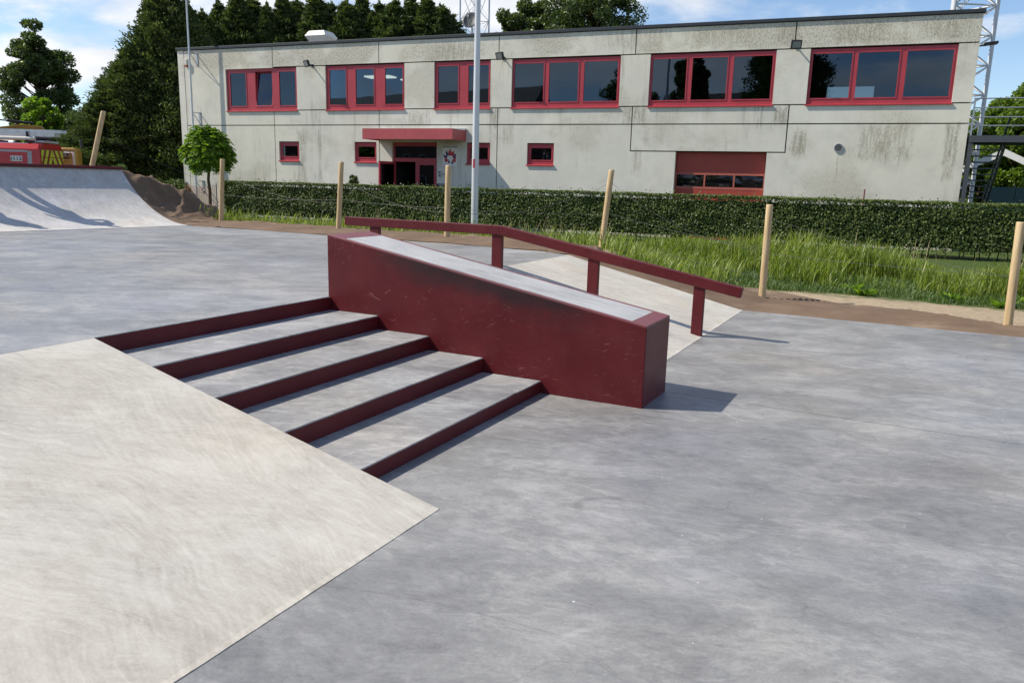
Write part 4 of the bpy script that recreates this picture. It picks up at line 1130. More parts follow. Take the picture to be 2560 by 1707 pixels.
for k in range(nst):
    f = (k + 1) / (nst + 1); z = LZ - 0.19 - (LZ - 0.19) * f; y = 0.3 + 3.4 * f
    mb = MB(); mb.box(0.06, 0.94, y - 0.12, y + 0.12, z - 0.035, z); mb.build('tread', M['steel_dark'], es)
mb = MB(); mb.bar((0.03, 0.3, LZ - 0.24), (0.03, 3.75, -0.1), 0.05, 0.2); mb.build('stringer', M['steel_dark'], es)
mb = MB(); mb.bar((0.97, 0.3, LZ - 0.24), (0.97, 3.75, -0.1), 0.05, 0.2); mb.build('stringer', M['steel_dark'], es)
mb = MB(); mb.bar((1.05, 0.5, LZ + 0.6), (1.05, 3.75, 0.9), 0.05, 0.05); mb.bar((1.05, 0.5, LZ - 0.2), (1.05, 0.5, LZ + 0.6), 0.04, 0.04); mb.bar((1.05, 3.6, 0.0), (1.05, 3.6, 0.95), 0.04, 0.04); mb.build('handrail', M['steel_dark'], es)

# ------------------------------------------------------------------ lattice masts
def mast(label, base, side, h, rot, leg_r, bay, mat):
    o = thing('lattice_mast', label, 'lattice mast', base, rot, 'lattice masts behind the building')
    c = [Vector((side / math.sqrt(3) * math.cos(a), side / math.sqrt(3) * math.sin(a), 0)) for a in (R_(90), R_(210), R_(330))]
    for p in c:
        mb = MB(); mb.tube(p, p + Vector((0, 0, h)), leg_r, leg_r, 8); mb.build('leg', mat, o, smooth=True)
    mb = MB(); n = int(h / bay)
    for k in range(n):
        z0, z1 = k * bay, (k + 1) * bay
        for i in range(3):
            a, b = c[i], c[(i + 1) % 3]
            mb.tube(a + Vector((0, 0, z0)), b + Vector((0, 0, z0)), leg_r * 0.42, None, 5)
            mb.tube(a + Vector((0, 0, z0)), b + Vector((0, 0, z1)), leg_r * 0.36, None, 5)
            mb.tube(b + Vector((0, 0, z0)), a + Vector((0, 0, z1)), leg_r * 0.36, None, 5)
    mb.build('bracing', mat, o)
    mb = MB(); q = c[0] * 0.5
    for dx in (-0.14, 0.14): mb.tube(q + Vector((dx, 0, 0)), q + Vector((dx, 0, h)), 0.018, None, 5)
    for k in range(int(h / 0.3)): mb.tube(q + Vector((-0.14, 0, k * 0.3)), q + Vector((0.14, 0, k * 0.3)), 0.012, None, 4)
    mb.build('ladder', mat, o)
    return o
pm = at(2389, 250, 34.0)
mast('white lattice mast rising behind the right end of the building', (pm.x, pm.y, -0.1), 1.80, 16, R_(4), 0.085, 1.15, M['mastwhite'])
pm = at(1187, 30, 58.0)
mast('grey lattice mast far behind the roof, next to the satellite dish', (pm.x, pm.y, -0.1), 2.0, 22, R_(2), 0.055, 2.1, M['galv'])

# ------------------------------------------------------------------ tent, sheet wall, bin at the far right
def proj_line(px, py, Y): return at(px, py, Y)
tp = at(2512, 372, 33.0)
tent = thing('party_tent', 'white gable party tent behind the steel staircase', 'tent', (tp.x, tp.y, -0.1), R_(-33))
hw, ez, rz_, dp = 2.0, tp.z - 0.90, tp.z + 0.1, 4.0
mb = MB()
mb.add([(-hw, 0, ez), (0, 0, rz_), (hw, 0, ez), (-hw, dp, ez), (0, dp, rz_), (hw, dp, ez)], [(0, 1, 4, 3), (1, 2, 5, 4)])
r_ = mb.build('roof', M['tent'], tent); so = r_.modifiers.new('solid', 'SOLIDIFY'); so.thickness = 0.03
mb = MB(); mb.add([(-hw, -0.01, ez), (0, -0.01, rz_), (hw, -0.01, ez), (hw, -0.01, ez - 0.25), (0, -0.01, rz_ - 0.28), (-hw, -0.01, ez - 0.25)], [(0, 5, 4, 1), (1, 4, 3, 2)])
v_ = mb.build('valance', M['tent'], tent); so = v_.modifiers.new('solid', 'SOLIDIFY'); so.thickness = 0.01
for x in (-hw + 0.05, hw - 0.05):
    for y in (0.05, dp - 0.05):
        mb = MB(); mb.tube((x, y, 0), (x, y, ez), 0.03, 0.03, 8); mb.build('tent_pole', M['white'], tent)
pp = at(2500, 440, 30.0)
scr = thing('green_screen', 'dark green sheet screen standing under the white tent', 'screen', (pp.x - 0.2, 30.5, -0.1), R_(-14))
for k in range(4):
    mb = MB(); mb.box(0.05 + k * 1.0, 1.03 + k * 1.0, 0, 0.05, 0.05, 2.05); mb.build('panel', M['green_sheet'], scr, bevel=0.01)
for k in range(5):
    mb = MB(); mb.tube((0.03 + k * 1.0, 0.09, 0), (0.03 + k * 1.0, 0.09, 2.15), 0.03, None, 8); mb.build('post', M['steel_dark'], scr)
bp = at(2520, 512, 24.0)
bin_ = thing('waste_bin', 'green waste container with a rounded lid behind the hedge at far right', 'waste bin', (bp.x, 24.2, -0.05), R_(-20))
mb = MB(); mb.prism([(-0.62, -0.4, 0.15), (0.62, -0.4, 0.15), (0.62, 0.4, 0.15), (-0.62, 0.4, 0.15)], (0, 0, 1.1)); mb.build('tub', M['bin_green'], bin_, bevel=0.04)
mb = MB(); prof = [(-0.46, 1.255)] + [(-0.46 + 0.92 * i / 10, 1.26 + 0.17 * math.sin(math.pi * i / 10)) for i in range(11)] + [(0.46, 1.255)]
mb.prism([(-0.68, y, z) for y, z in prof], (1.36, 0, 0)); mb.build('lid', M['bin_green'], bin_, bevel=0.02)
for x in (-0.5, 0.5):
    for y in (-0.3, 0.3):
        mb = MB(); mb.tube((x - 0.03, y, 0.09), (x + 0.03, y, 0.09), 0.09, None, 12); mb.build('wheel', M['rubber'], bin_)

# ------------------------------------------------------------------ fence posts and wires
posts = [((-9.40, 17.5), 1.40, (-8.95, 17.5), 2.93, 'leaning wooden post at the top of the quarter pipe'),
         ((-6.80, 18.24), 0.52, (-6.70, 18.24), 2.00, 'wooden post at the foot of the brown mound by the round tree'),
         ((-3.656, 16.31), 0.53, (-3.568, 16.31), 1.97, 'wooden post left of the handrail, below the entrance'),
         ((-1.266, 14.65), 0.50, (-1.247, 14.65), 1.925, 'wooden post just left of the tall grey pole'),
         ((1.567, 14.231), 0.42, (1.69, 14.231), 1.916, 'leaning wooden post behind the middle of the handrail'),
         ((3.835, 11.972), -0.05, (3.826, 11.972), 1.423, 'upright wooden post standing on brown fabric by the tall grass'),
         ((6.429, 10.024), -0.05, (6.392, 10.024), 1.325, 'wooden post at the right edge of the picture')]
PT = []
for (bx, by), bz, (tx, ty), tz, lab in posts:
    mb = MB(); n = 12; nseg = 8; ax = Vector((tx - bx, ty - by, tz - bz)); vs = []; fs = []
    for i in range(nseg + 1):
        f = i / nseg
        for j in range(n):
            a = 2 * math.pi * j / n
            r = 0.053 * (1 + 0.05 * mnoise.noise(Vector((math.cos(a), math.sin(a), f * 3 + bx)))) * (1.04 - 0.07 * f)
            if i == nseg: r *= 0.90
            c = ax * f
            if i == nseg: c = c
            elif i == nseg - 1: c = ax * 0.988
            vs.append(c + Vector((r * math.cos(a), r * math.sin(a), 0)))
    for i in range(nseg):
        for j in range(n): fs.append((i * n + j, i * n + (j + 1) % n, (i + 1) * n + (j + 1) % n, (i + 1) * n + j))
    fs.append(tuple(range(nseg * n, nseg * n + n)))
    mb.add(vs, fs)
    o = mb.build('wooden_post', M['wood'], smooth=True)
    o.location = (bx, by, bz)
    tag(o, lab, 'fence post', 'wooden posts along the back edge')
    PT.append((Vector((bx, by, bz)), Vector((tx, ty, tz))))
def on_post(i, f): return PT[i][0].lerp(PT[i][1], f)
wires = [(0, 0.68, 1, 0.55, 0.03), (1, 0.78, 2, 0.42, 0.16), (1, 0.46, 2, 0.47, 0.04), (2, 0.76, 3, 0.40, 0.14), (2, 0.48, 3, 0.46, 0.03), (3, 0.42, 4, 0.84, 0.24), (3, 0.46, 4, 0.48, 0.04), (4, 0.86, 5, 0.52, 0.22), (4, 0.5, 5, 0.55, 0.05), (5, 0.86, 6, 0.48, 0.05), (5, 0.5, 6, 0.5, 0.02), (4, 0.2, 5, 0.25, 0.02)]
wl = {0: 'from the leaning post to the mound post', 1: 'left of the entrance', 2: 'below the entrance', 3: 'across the tall grey pole', 4: 'before the garage door', 5: 'before the tall grass'}
cnt = {}
for (i, fi, j, fj, sag) in wires:
    a, b = on_post(i, fi), on_post(j, fj); pts = []
    for k in range(13):
        f = k / 12; p = a.lerp(b, f); p.z -= sag * 4 * f * (1 - f); pts.append(p)
    mb = MB(); mb.path(pts, 0.0024, 5)
    o = mb.build('fence_wire', M['wire'])
    c = cnt.get(i, 0); cnt[i] = c + 1
    many = sum(1 for w in wires if w[0] == i)
    pos = '' if many == 1 else ('upper ' if c == 0 else ('lower ' if (c == 1 and many == 2) or c == 2 else 'middle '))
    tag(o, f'thin {pos}fence wire hung between posts {wl[i]}', 'fence wire', 'wires between the wooden posts')

# ------------------------------------------------------------------ tall grey pole
pb = Vector((-0.927, 18.007, 0.02))
pole = thing('metal_pole', 'tall tapered grey metal pole standing between skatepark and building', 'pole', pb)
mb = MB(); pts = [(0, 0, -0.1), (0, 0, 2.0), (0, 0, 5.0), (0, 0, 9.5)]
mb.path(pts, [0.082, 0.078, 0.062, 0.045], 20); mb.build('shaft', M['pole'], pole, smooth=True)
mb = MB(); a = R_(200)
mb.box(-0.025, 0.025, -0.079, -0.074, 1.92, 2.12, 0, Matrix.Rotation(R_(-22), 4, 'Z')); mb.build('red_marker', M['frame'], pole)

# ------------------------------------------------------------------ planters by the door
def planter(label, u, y, w, h, ball):
    o = thing('planter', label, 'planter', BW(U(u), y, -0.05), BA, 'planters by the entrance')
    mb = MB(); mb.box(-w / 2, w / 2, -0.25, 0.25, 0, h); mb.build('trough', M['shed_dark'] if not ball else M['stripe'], o, bevel=0.015)
    return o
PLANT_A = planter('grey planter with a clipped round shrub left of the open door', -3.92, -1.1, 0.9, 1.32, True)
PLANT_B = planter('low grey planter right of the entrance doors', -2.08, -0.9, 0.95, 1.26, False)

# ================================================================== VEGETATION
def quads(P, A, B):
    """rhombus leaves: centre P, half axes A (long) and B (short)"""
    n = len(P)
    V = np.empty((n, 4, 3)); V[:, 0] = P - A; V[:, 1] = P - B * 1.0; V[:, 2] = P + A; V[:, 3] = P + B
    F = np.arange(n * 4).reshape(n, 4)
    return V.reshape(-1, 3), F
def unit(v): return v / np.maximum(1e-9, np.linalg.norm(v, axis=-1, keepdims=True))
def leafset(P, D, L, Wd, jitter=0.5):
    """leaves with long axis near D"""
    n = len(P)
    D = unit(D + rng.normal(0, jitter, (n, 3)))
    B = unit(np.cross(D, rng.normal(0, 1, (n, 3))))
    return quads(P, D * (L * 0.5)[:, None], B * (Wd * 0.5)[:, None])

def limb(mb, p0, p1, r0, r1, seg=4, wob=0.06, n=6):
    p0, p1 = Vector(p0), Vector(p1); ln = (p1 - p0).length; pts = []; rad = []
    for i in range(seg + 1):
        f = i / seg; p = p0.lerp(p1, f)
        if 0 < i < seg: p += Vector((random.gauss(0, wob * ln * 0.3), random.gauss(0, wob * ln * 0.3), 0))
        pts.append(p); rad.append(r0 + (r1 - r0) * f)
    mb.path(pts, rad, n)

def conifer_mesh(h, r, seed, nb=190, per=46, pw=0.85, tops=1, base=0.02):
    global rng
    old = rng; rng = np.random.default_rng(seed); random.seed(seed)
    Ps = []; Ds = []; Ls = []; Ws = []
    mb = MB()
    limb(mb, (0, 0, 0), (0, 0, h * 0.93), r * 0.10, 0.03, 6, 0.02, 7)
    for k in range(nb):
        f = base + (1 - base) * (rng.random() ** 0.82) * 0.985
        a = rng.random() * 2 * math.pi
        lump = 0.72 + 0.5 * mnoise.noise(Vector((math.cos(a) * 1.4, math.sin(a) * 1.4, f * 5 + seed)))
        R = r * ((1 - f) ** pw) * (0.72 + 0.5 * lump) * (0.70 + 0.45 * rng.random()) + 0.06
        if f < 0.12: R *= 0.75 + f * 2
        up = 0.25 + 0.75 * f
        p0 = np.array([0, 0, h * f]); p1 = np.array([math.cos(a) * R, math.sin(a) * R, h * f + R * up * 0.75 - 0.1])
        if rng.random() < 0.35 and R > 0.4: limb(mb, p0, p0 + (p1 - p0) * 0.85, 0.035, 0.012, 2, 0.05, 4)
        m = int(per * (0.5 + 0.6 * R / r))
        t = 0.28 + 0.72 * rng.random(m) ** 0.75
        ax = p1 - p0; sp = (0.09 + R * 0.17) * (1.15 - t * 0.85)
        q = p0 + ax * t[:, None] + rng.normal(0, 1, (m, 3)) * sp[:, None] * np.array([1, 1, 0.62])
        q[:, 2] += 0.03
        d = unit(ax)[None] * 0.9 + np.array([0, 0, 0.10]) + rng.normal(0, 0.38, (m, 3))
        Ps.append(q); Ds.append(d); L = 0.10 + 0.15 * rng.random(m); Ls.append(L); Ws.append(L * (0.26 + 0.2 * rng.random(m)))
    # leader
    m = 60; t = rng.random(m)
    q = np.stack([rng.normal(0, 0.10, m) * (1.3 - t), rng.normal(0, 0.10, m) * (1.3 - t), h * (0.90 + 0.11 * t)], 1)
    Ps.append(q); Ds.append(np.tile([0, 0, 1.0], (m, 1)) + rng.normal(0, 0.4, (m, 3))); Ls.append(np.full(m, 0.34)); Ws.append(np.full(m, 0.12))
    V, F = leafset(np.concatenate(Ps), np.concatenate(Ds), np.concatenate(Ls), np.concatenate(Ws), 0.15)
    rng = old
    crown = arr_mesh(None, V, F, M['conifer_leaf'])
    tr = bpy.data.meshes.new('trunk'); tr.from_pydata(mb.v, [], mb.f); tr.materials.append(M['bark']); tr.update()
    return tr, crown

def broad_mesh(h, rx, rz, cz, seed, lobes=46, leaf=0.16, per=210, trunk_r=0.16, mat='broad_leaf', gap=0.0, lobe_r=(0.16, 0.30), clear=0.0, squash=0.8, leafw=0.55):
    """trunk, limbs and lobed leaf clumps; crown centre at height cz with radii rx, rz"""
    global rng
    old = rng; rng = np.random.default_rng(seed); random.seed(seed)
    mb = MB()
    top = cz + rz * 0.7
    limb(mb, (0, 0, 0), (random.gauss(0, 0.05), random.gauss(0, 0.05), min(cz, top)), trunk_r, trunk_r * 0.5, 5, 0.03, 8)
    limb(mb, (0, 0, min(cz, top) * 0.98), (random.gauss(0, rx * 0.1), random.gauss(0, rx * 0.1), top), trunk_r * 0.5, 0.02, 4, 0.08, 6)
    Ps = []; Ds = []
    for k in range(lobes):
        while True:
            v = rng.uniform(-1, 1, 3)
            l = np.linalg.norm(v)
            if 0.25 < l < 1 and rng.random() < l ** 1.1: break
        v = v * (0.88 + 0.24 * mnoise.noise(Vector(v * 2.3 + seed)))
        c = np.array([v[0] * rx, v[1] * rx, cz + v[2] * rz])
        if clear and c[2] < clear: continue
        lr = rng.uniform(*lobe_r) * rx
        z0 = max(0.25 * cz, c[2] - 0.55 * math.hypot(c[0], c[1]) - 0.3)
        limb(mb, (0, 0, min(z0, top)), c, max(0.018, trunk_r * 0.26), 0.012, 3, 0.08, 5)
        m = int(per * (lr / (0.23 * rx)) ** 2 * rng.uniform(0.6, 1.2))
        d = unit(rng.normal(0, 1, (m, 3))); rr = lr * (0.35 + 0.75 * rng.random(m) ** 0.6)
        Ps.append(c + d * rr[:, None] * np.array([1, 1, squash])); Ds.append(d + np.array([0, 0, -0.25]))
    P = np.concatenate(Ps); D = np.concatenate(Ds)
    L = leaf * (0.7 + 0.6 * rng.random(len(P)))
    V, F = leafset(P, D, L, L * leafw, 0.8)
    rng = old
    crown = arr_mesh(None, V, F, M[mat])
    tr = bpy.data.meshes.new('trunk'); tr.from_pydata(mb.v, [], mb.f); tr.materials.append(M['bark']); tr.update()
    return tr, crown

def plant_tree(name, label, cat, meshes, loc, rot=0.0, sc=(1, 1, 1), group=None):
    o = thing(name, label, cat, loc, rot, group)
    o.scale = sc
    for nm, me in (('trunk', meshes[0]), ('crown', meshes[1])):
        c = bpy.data.objects.new(nm, me); COL.objects.link(c); c.parent = o
    return o

# conifers: four shapes, placed tree by tree
CON = [conifer_mesh(10.0, 2.5, 11, 400, 270, 0.86), conifer_mesh(10.0, 2.9, 12, 420, 270, 0.80), conifer_mesh(10.0, 2.3, 13, 390, 260, 0.95), conifer_mesh(10.0, 3.6, 14, 560, 360, 0.72, base=0.0)]
row = [(505, 30, 51), (545, 8, 53), (590, -14, 52), (628, 0, 54), (668, 14, 52), (706, -4, 53), (742, 4, 55), (790, -18, 52), (828, 10, 54), (866, 6, 52), (905, -6, 55), (948, 10, 53), (988, 2, 52), (1028, -10, 54), (1068, -2, 52), (1102, 18, 53)]
side = ['first from the left', 'second from the left', 'third from the left', 'fourth from the left', 'fifth from the left', 'sixth from the left', 'seventh from the left', 'eighth, above the cream vent', 'ninth, right of the cream vent', 'tenth from the left', 'eleventh from the left', 'sixth from the right', 'fifth from the right', 'fourth from the right', 'third from the right', 'second from the right']
side = [f'{w} in the row behind the roof' for w in ('1st','2nd','3rd','4th','5th','6th','7th','8th','8th from right','7th from right','6th from right','5th from right','4th from right','3rd from right','2nd from right','last one at right')]
for i, (px, py, Y) in enumerate(row):
    p = at(px, py, Y); h = p.z + 0.1
    k = (i * 7 + 1) % 3
    plant_tree('conifer_tree', f'dark green conifer, {side[i]}', 'tree', CON[k], (p.x, Y, -0.1), i * 1.3, (h / 10 * 1.15 * (0.85 + 0.12 * ((i * 5) % 4)), h / 10 * 1.15, h / 10), 'conifers in a row behind the building')
big = [(410, -40, 44, 3, 1.0, 'tallest dark conifer at the left end of the building'), (335, 118, 43, 3, 1.0, 'broad dark conifer left of the tallest one, low crown'), (285, 225, 42, 3, 0.95, 'small dark conifer at the left edge of the dark clump'), (465, 10, 46, 1, 1.0, 'dark conifer right behind the left corner of the roof'), (362, 60, 47, 1, 1.0, 'dark conifer half hidden behind the broad one')]
for i, (px, py, Y, k, w, lab) in enumerate(big):
    p = at(px, py, Y); h = p.z + 0.1
    plant_tree('conifer_tree', lab, 'tree', CON[k], (p.x, Y, -0.1), i * 2.1 + 0.4, (0.95 * w, 0.95 * w, h / 10), 'dark conifers left of the building')

# broadleaf trees
p = at(105, 70, 60); h = p.z
plant_tree('poplar_tree', 'tall loose poplar with gaps in its crown at far left', 'tree', broad_mesh(h, 2.55, h * 0.47, h * 0.60, 21, 165, 0.20, 520, 0.22, lobe_r=(0.12, 0.26)), (at(105, 300, 60).x, 60, -0.1))
p = at(98, 236, 45)
plant_tree('lime_tree', 'bright green rounded tree in front of the tall poplar', 'tree', broad_mesh(p.z, 1.25, p.z * 0.44, p.z * 0.62, 22, 60, 0.14, 420, 0.1, mat='bright_leaf'), (at(108, 300, 45).x, 45, -0.1))
for i, (px, py, Y, rx, lab) in enumerate([(205, 272, 50, 1.9, 'grey green bushy tree left of the dark conifers'), (248, 300, 46, 1.6, 'low bushy tree just behind the leaning post'), (172, 300, 56, 1.4, 'low bushy tree beside the small grey shed')]):
    p = at(px, py, Y)
    plant_tree('bushy_tree', lab, 'tree', broad_mesh(p.z, rx, p.z * 0.50, p.z * 0.56, 31 + i, 60, 0.18, 300, 0.09), (p.x, Y, -0.1), 0, (1, 1, 1), 'bushy trees at the left')
for i, (px, py, Y, rx, lab) in enumerate([(1312, -6, 62, 2.6, 'broadleaf tree above the roof, smaller one at left'), (1478, -55, 60, 4.0, 'broad rounded broadleaf tree above the roof, right of the pole')]):
    p = at(px, py, Y)
    plant_tree('oak_tree', lab, 'tree', broad_mesh(p.z, rx, p.z * 0.38, p.z * 0.66, 41 + i, 170, 0.22, 560, 0.22, lobe_r=(0.14, 0.26)), (p.x, Y, -0.1), 0, (1, 1, 1), 'broadleaf trees above the roof')
for i, (px, py, Y, rx, lab) in enumerate([(2480, 255, 40, 2.2, 'green leafy tree behind the landing railing'), (2570, 205, 38, 1.8, 'green leafy tree at the right edge, taller one'), (2440, 330, 44, 1.9, 'green leafy tree behind the white mast')]):
    p = at(px, py, Y)
    plant_tree('leafy_tree', lab, 'tree', broad_mesh(p.z, rx, p.z * 0.48, p.z * 0.54, 51 + i, 80, 0.20, 300, 0.12, mat='lime_leaf'), (p.x, Y, -0.1), 0, (1, 1, 1), 'leafy trees behind the staircase')
for i, (px, py, Y, rx, lab) in enumerate([(272, 395, 32, 0.8, 'pale green shrub behind the leaning post'), (300, 410, 33, 0.6, 'low shrub on top of the brown mound'), (405, 440, 33, 0.7, 'shrub at the foot of the dark conifers, left one'), (440, 430, 34, 0.8, 'shrub next to the left corner of the building')]):
    p = at(px, py, Y)
    plant_tree('shrub', lab, 'shrub', broad_mesh(max(0.9, p.z), rx, max(0.4, p.z * 0.48), max(0.45, p.z * 0.52), 61 + i, 34, 0.12, 110, 0.03, mat='broad_leaf' if i != 0 else 'grass_short', leafw=0.45), (p.x, Y, -0.1), 0, (1, 1, 1), 'shrubs behind the mound')
# round topped young street tree
YB = 27.5
tb, tcn, ttop = at(526, 536, YB), at(519, 372, YB), at(519, 308, YB)
r_c = (ttop.z - tcn.z) * 1.02
def ball_tree():
    global rng
    old = rng; rng = np.random.default_rng(77); random.seed(77)
    mb = MB(); base = Vector((tb.x - tcn.x, 0, 0.0)); c = Vector((0, 0, tcn.z))
    limb(mb, base + Vector((0, 0, -0.1)), c - Vector((0, 0, r_c * 0.3)), 0.055, 0.045, 6, 0.02, 9)
    Ps = []; Ds = []
    for k in range(440):
        d = unit(rng.normal(0, 1, 3)); d[2] = d[2] * 0.9 - 0.02
        e = np.array(c) + d * r_c * rng.uniform(0.66, 1.06) * np.array([0.80, 0.80, 0.92])
        if d[2] < -0.70: continue
        limb(mb, c - Vector((0, 0, r_c * 0.3)), e, 0.012, 0.004, 2, 0.06, 4)
        # pinnate leaves that arch out and hang
        for q in range(5):
            st_ = np.array(c) + (e - np.array(c)) * rng.uniform(0.55, 1.0); dr = unit(d + rng.normal(0, 0.45, 3)); m = 15
            t = np.linspace(0, 1, m)
            pts = st_ + dr * (t * 0.30)[:, None] + np.array([0, 0, -0.17]) * (t ** 2)[:, None]
            sdv = unit(np.cross(dr, [0, 0, 1.0]))
            for sgn in (-1, 1):
                Ps.append(pts + sdv * sgn * 0.035); Ds.append(np.tile(sdv * sgn + dr * 0.3 + np.array([0, 0, -0.25]), (m, 1)))
    P = np.concatenate(Ps); D = np.concatenate(Ds); L = 0.105 * (0.7 + 0.6 * rng.random(len(P)))
    V, F = leafset(P, D, L, L * 0.46, 0.25)
    rng = old
    crown = arr_mesh(None, V, F, M['bright_leaf'])
    tr = bpy.data.meshes.new('trunk'); tr.from_pydata(mb.v, [], mb.f); tr.materials.append(M['bark']); tr.update()
    return tr, crown
plant_tree('street_tree', 'small round topped bright green tree on a bare stem by the building corner', 'tree', ball_tree(), (tcn.x, YB, 0))

# clipped ball in the planter
tr, cr = broad_mesh(0.5, 0.25, 0.25, 0.27, 91, 26, 0.055, 70, 0.015, mat='hedge_leaf')
for nm, me in (('stem', tr), ('shrub', cr)):
    c = bpy.data.objects.new(nm, me); COL.objects.link(c); c.parent = PLANT_A; c.location = (0.1, 0, 1.32)
tr, cr = broad_mesh(0.3, 0.3, 0.13, 0.14, 92, 20, 0.05, 40, 0.01, mat='broad_leaf')
for nm, me in (('stem', tr), ('flowers', cr)):
    c = bpy.data.objects.new(nm, me); COL.objects.link(c); c.parent = PLANT_B; c.location = (-0.2, 0, 1.24)

# ------------------------------------------------------------------ hedge
HU0, HU1, HY0, HY1, HT = -10.55, 21.0, -3.15, -2.2, 1.43
hedge = thing('hedge', 'long clipped green hedge in front of the building', 'hedge', (0, 28.8, 0), BA)
mb = MB(); mb.box(HU0 + 0.15, HU1 - 0.15, HY0 + 0.16, HY1 - 0.16, 0.22, HT - 0.16); mb.build('shade_box', M['shade_core'], hedge)  # solid box behind the leaves, inner shade put into its colour
n = 62000; u = rng.uniform(HU0, HU1, n); z = 0.10 + (HT - 0.10) * rng.random(n)
bumpy = np.array([mnoise.noise(Vector((a * 1.6, b * 2.2, 4.0))) for a, b in zip(u, z)])
y = HY0 + 0.02 - 0.06 * bumpy + np.abs(rng.normal(0, 0.07, n))
low = z < 0.42
keep = ~low | (rng.random(n) < 0.35 + 0.6 * (z - 0.1) / 0.35)
Pf = np.stack([u, y, z], 1)[keep]; Nf = np.tile([0.0, -1.0, 0.35], (len(Pf), 1))
n = 34000; u = rng.uniform(HU0, HU1, n); y = rng.uniform(HY0, HY1, n)
bt = np.array([mnoise.noise(Vector((a * 1.3, b * 1.5, 8.0))) for a, b in zip(u, y)])
Pt = np.stack([u, y, HT + 0.035 * bt - np.abs(rng.normal(0, 0.035, n)) + (rng.random(n) < 0.015) * rng.random(n) * 0.12], 1); Nt = np.tile([0.0, -0.25, 1.0], (n, 1))
n = 4500; y = rng.uniform(HY0, HY1, n); z = 0.1 + (HT - 0.1) * rng.random(n)
Pe = np.stack([HU0 + np.abs(rng.normal(0, 0.07, n)), y, z], 1); Ne = np.tile([-1.0, 0, 0.3], (n, 1))
P = np.concatenate([Pf, Pt, Pe]); N = unit(np.concatenate([Nf, Nt, Ne]) + rng.normal(0, 0.55, (len(P), 3)))
A = unit(np.cross(N, rng.normal(0, 1, (len(P), 3)))); B = np.cross(N, A)
L = 0.062 * (0.7 + 0.6 * rng.random(len(P)))
V, F = quads(P, A * (L * 0.5)[:, None], B * (L * 0.34)[:, None])
arr_mesh('foliage', V, F, M['hedge_leaf'], hedge)
mb = MB()
for k in range(150):
    u = HU0 + 0.2 + (HU1 - HU0 - 0.4) * (k + random.random()) / 150; yy = random.uniform(HY0 + 0.3, HY1 - 0.3)
    limb(mb, (u, yy, -0.1), (u + random.gauss(0, 0.1), yy + random.gauss(0, 0.1), 0.5), 0.018, 0.010, 2, 0.05, 5)
mb.build('stems', M['bark'], hedge)

# ------------------------------------------------------------------ grasses
def blades(name, P, H, Wd, lean, mat):
    n = len(P)
    a = rng.uniform(0, 2 * math.pi, n); d = np.stack([np.cos(a), np.sin(a), np.zeros(n)], 1)
    sd = np.stack([-np.sin(a + rng.normal(0, 0.6, n)), np.cos(a), np.zeros(n)], 1) * (Wd * 0.5)[:, None]
    up = np.array([0, 0, 1.0])
    ln = lean * H
    p1 = P + up * (H * 0.52)[:, None] + d * (ln * 0.22)[:, None]
    p2 = P + up * (H * 0.88)[:, None] + d * (ln * 0.60)[:, None]
    p3 = P + up * (H * (1.0 - 0.12 * lean))[:, None] + d * (ln * 1.0)[:, None]
    V = np.stack([P - sd, P + sd, p1 + sd * 0.9, p1 - sd * 0.9, p2 + sd * 0.6, p2 - sd * 0.6, p3], 1).reshape(-1, 3)
    b = np.arange(n)[:, None] * 7
    F4 = np.concatenate([b + np.array([[0, 1, 2, 3]]), b + np.array([[3, 2, 4, 5]]), b + np.array([[5, 4, 6, 6]])]).astype(np.int32)
    tri = np.concatenate([b + np.array([[0, 1, 2]]), b + np.array([[0, 2, 3]]), b + np.array([[3, 2, 4]]), b + np.array([[3, 4, 5]]), b + np.array([[5, 4, 6]])])
    return arr_mesh(name, V, tri, mat)
def st_pts(n, s0, s1, t0, t1, dens=None):
    s = rng.uniform(s0, s1, n); t = rng.uniform(t0, t1, n)
    if dens is not None:
        k = rng.random(n) < np.array([dens(a, b) for a, b in zip(s, t)]); s, t = s[k], t[k]
    P = np.array([tuple(W(a, b, terrain(a, b) - 0.01)) for a, b in zip(s, t)])
    return P, s, t
def hedge_d(P):   # distance in front of the hedge face
    return HY0 - ((P - np.array([0, 28.8, 0])) @ np.array(BN))
# tall grass belt at the right: clumps that lean outwards, thinner towards the hedge
def dens_tall(s, t):
    return max(0, min(1, 0.38 + 1.7 * mnoise.noise(Vector((s * 0.42, t * 0.55, 3.3))))) * sstep(t, 9.2, 10.3)
C, s, t = st_pts(3000, -14, 5.0, 9.2, 13.4, dens_tall)
hd = hedge_d(C); k = hd > 0.45; C, s, t = C[k], s[k], t[k]
big_ = np.array([mnoise.noise(Vector((a * 0.55, b * 0.35, 9.3))) for a, b in zip(s, t)])
ch = np.clip(0.29 + 0.46 * big_ + 0.25 * rng.random(len(C)), 0.12, 0.80) * np.clip((t - 8.6) / 1.8, 0.4, 1.1) * np.where(s > 2.2, 0.75, 1.0) * np.where(s < -4.5, 0.85, 1.0)
ch *= np.where((s < 0.8) & (s > -2.0), 1.25, 1.0)
nb_ = rng.integers(10, 30, len(C)); ix = np.repeat(np.arange(len(C)), nb_)
off = rng.normal(0, 0.085, (len(ix), 2))
P = C[ix].copy(); P[:, 0] += off[:, 0]; P[:, 1] += off[:, 1]
H = ch[ix] * (0.55 + 0.6 * rng.random(len(ix)))
tg = blades('tall_grass', P, H, 0.011 + 0.012 * rng.random(len(P)), rng.uniform(0.1, 0.9, len(P)) ** 1.3, M['grass_tall'])
tag(tg, kind='stuff')
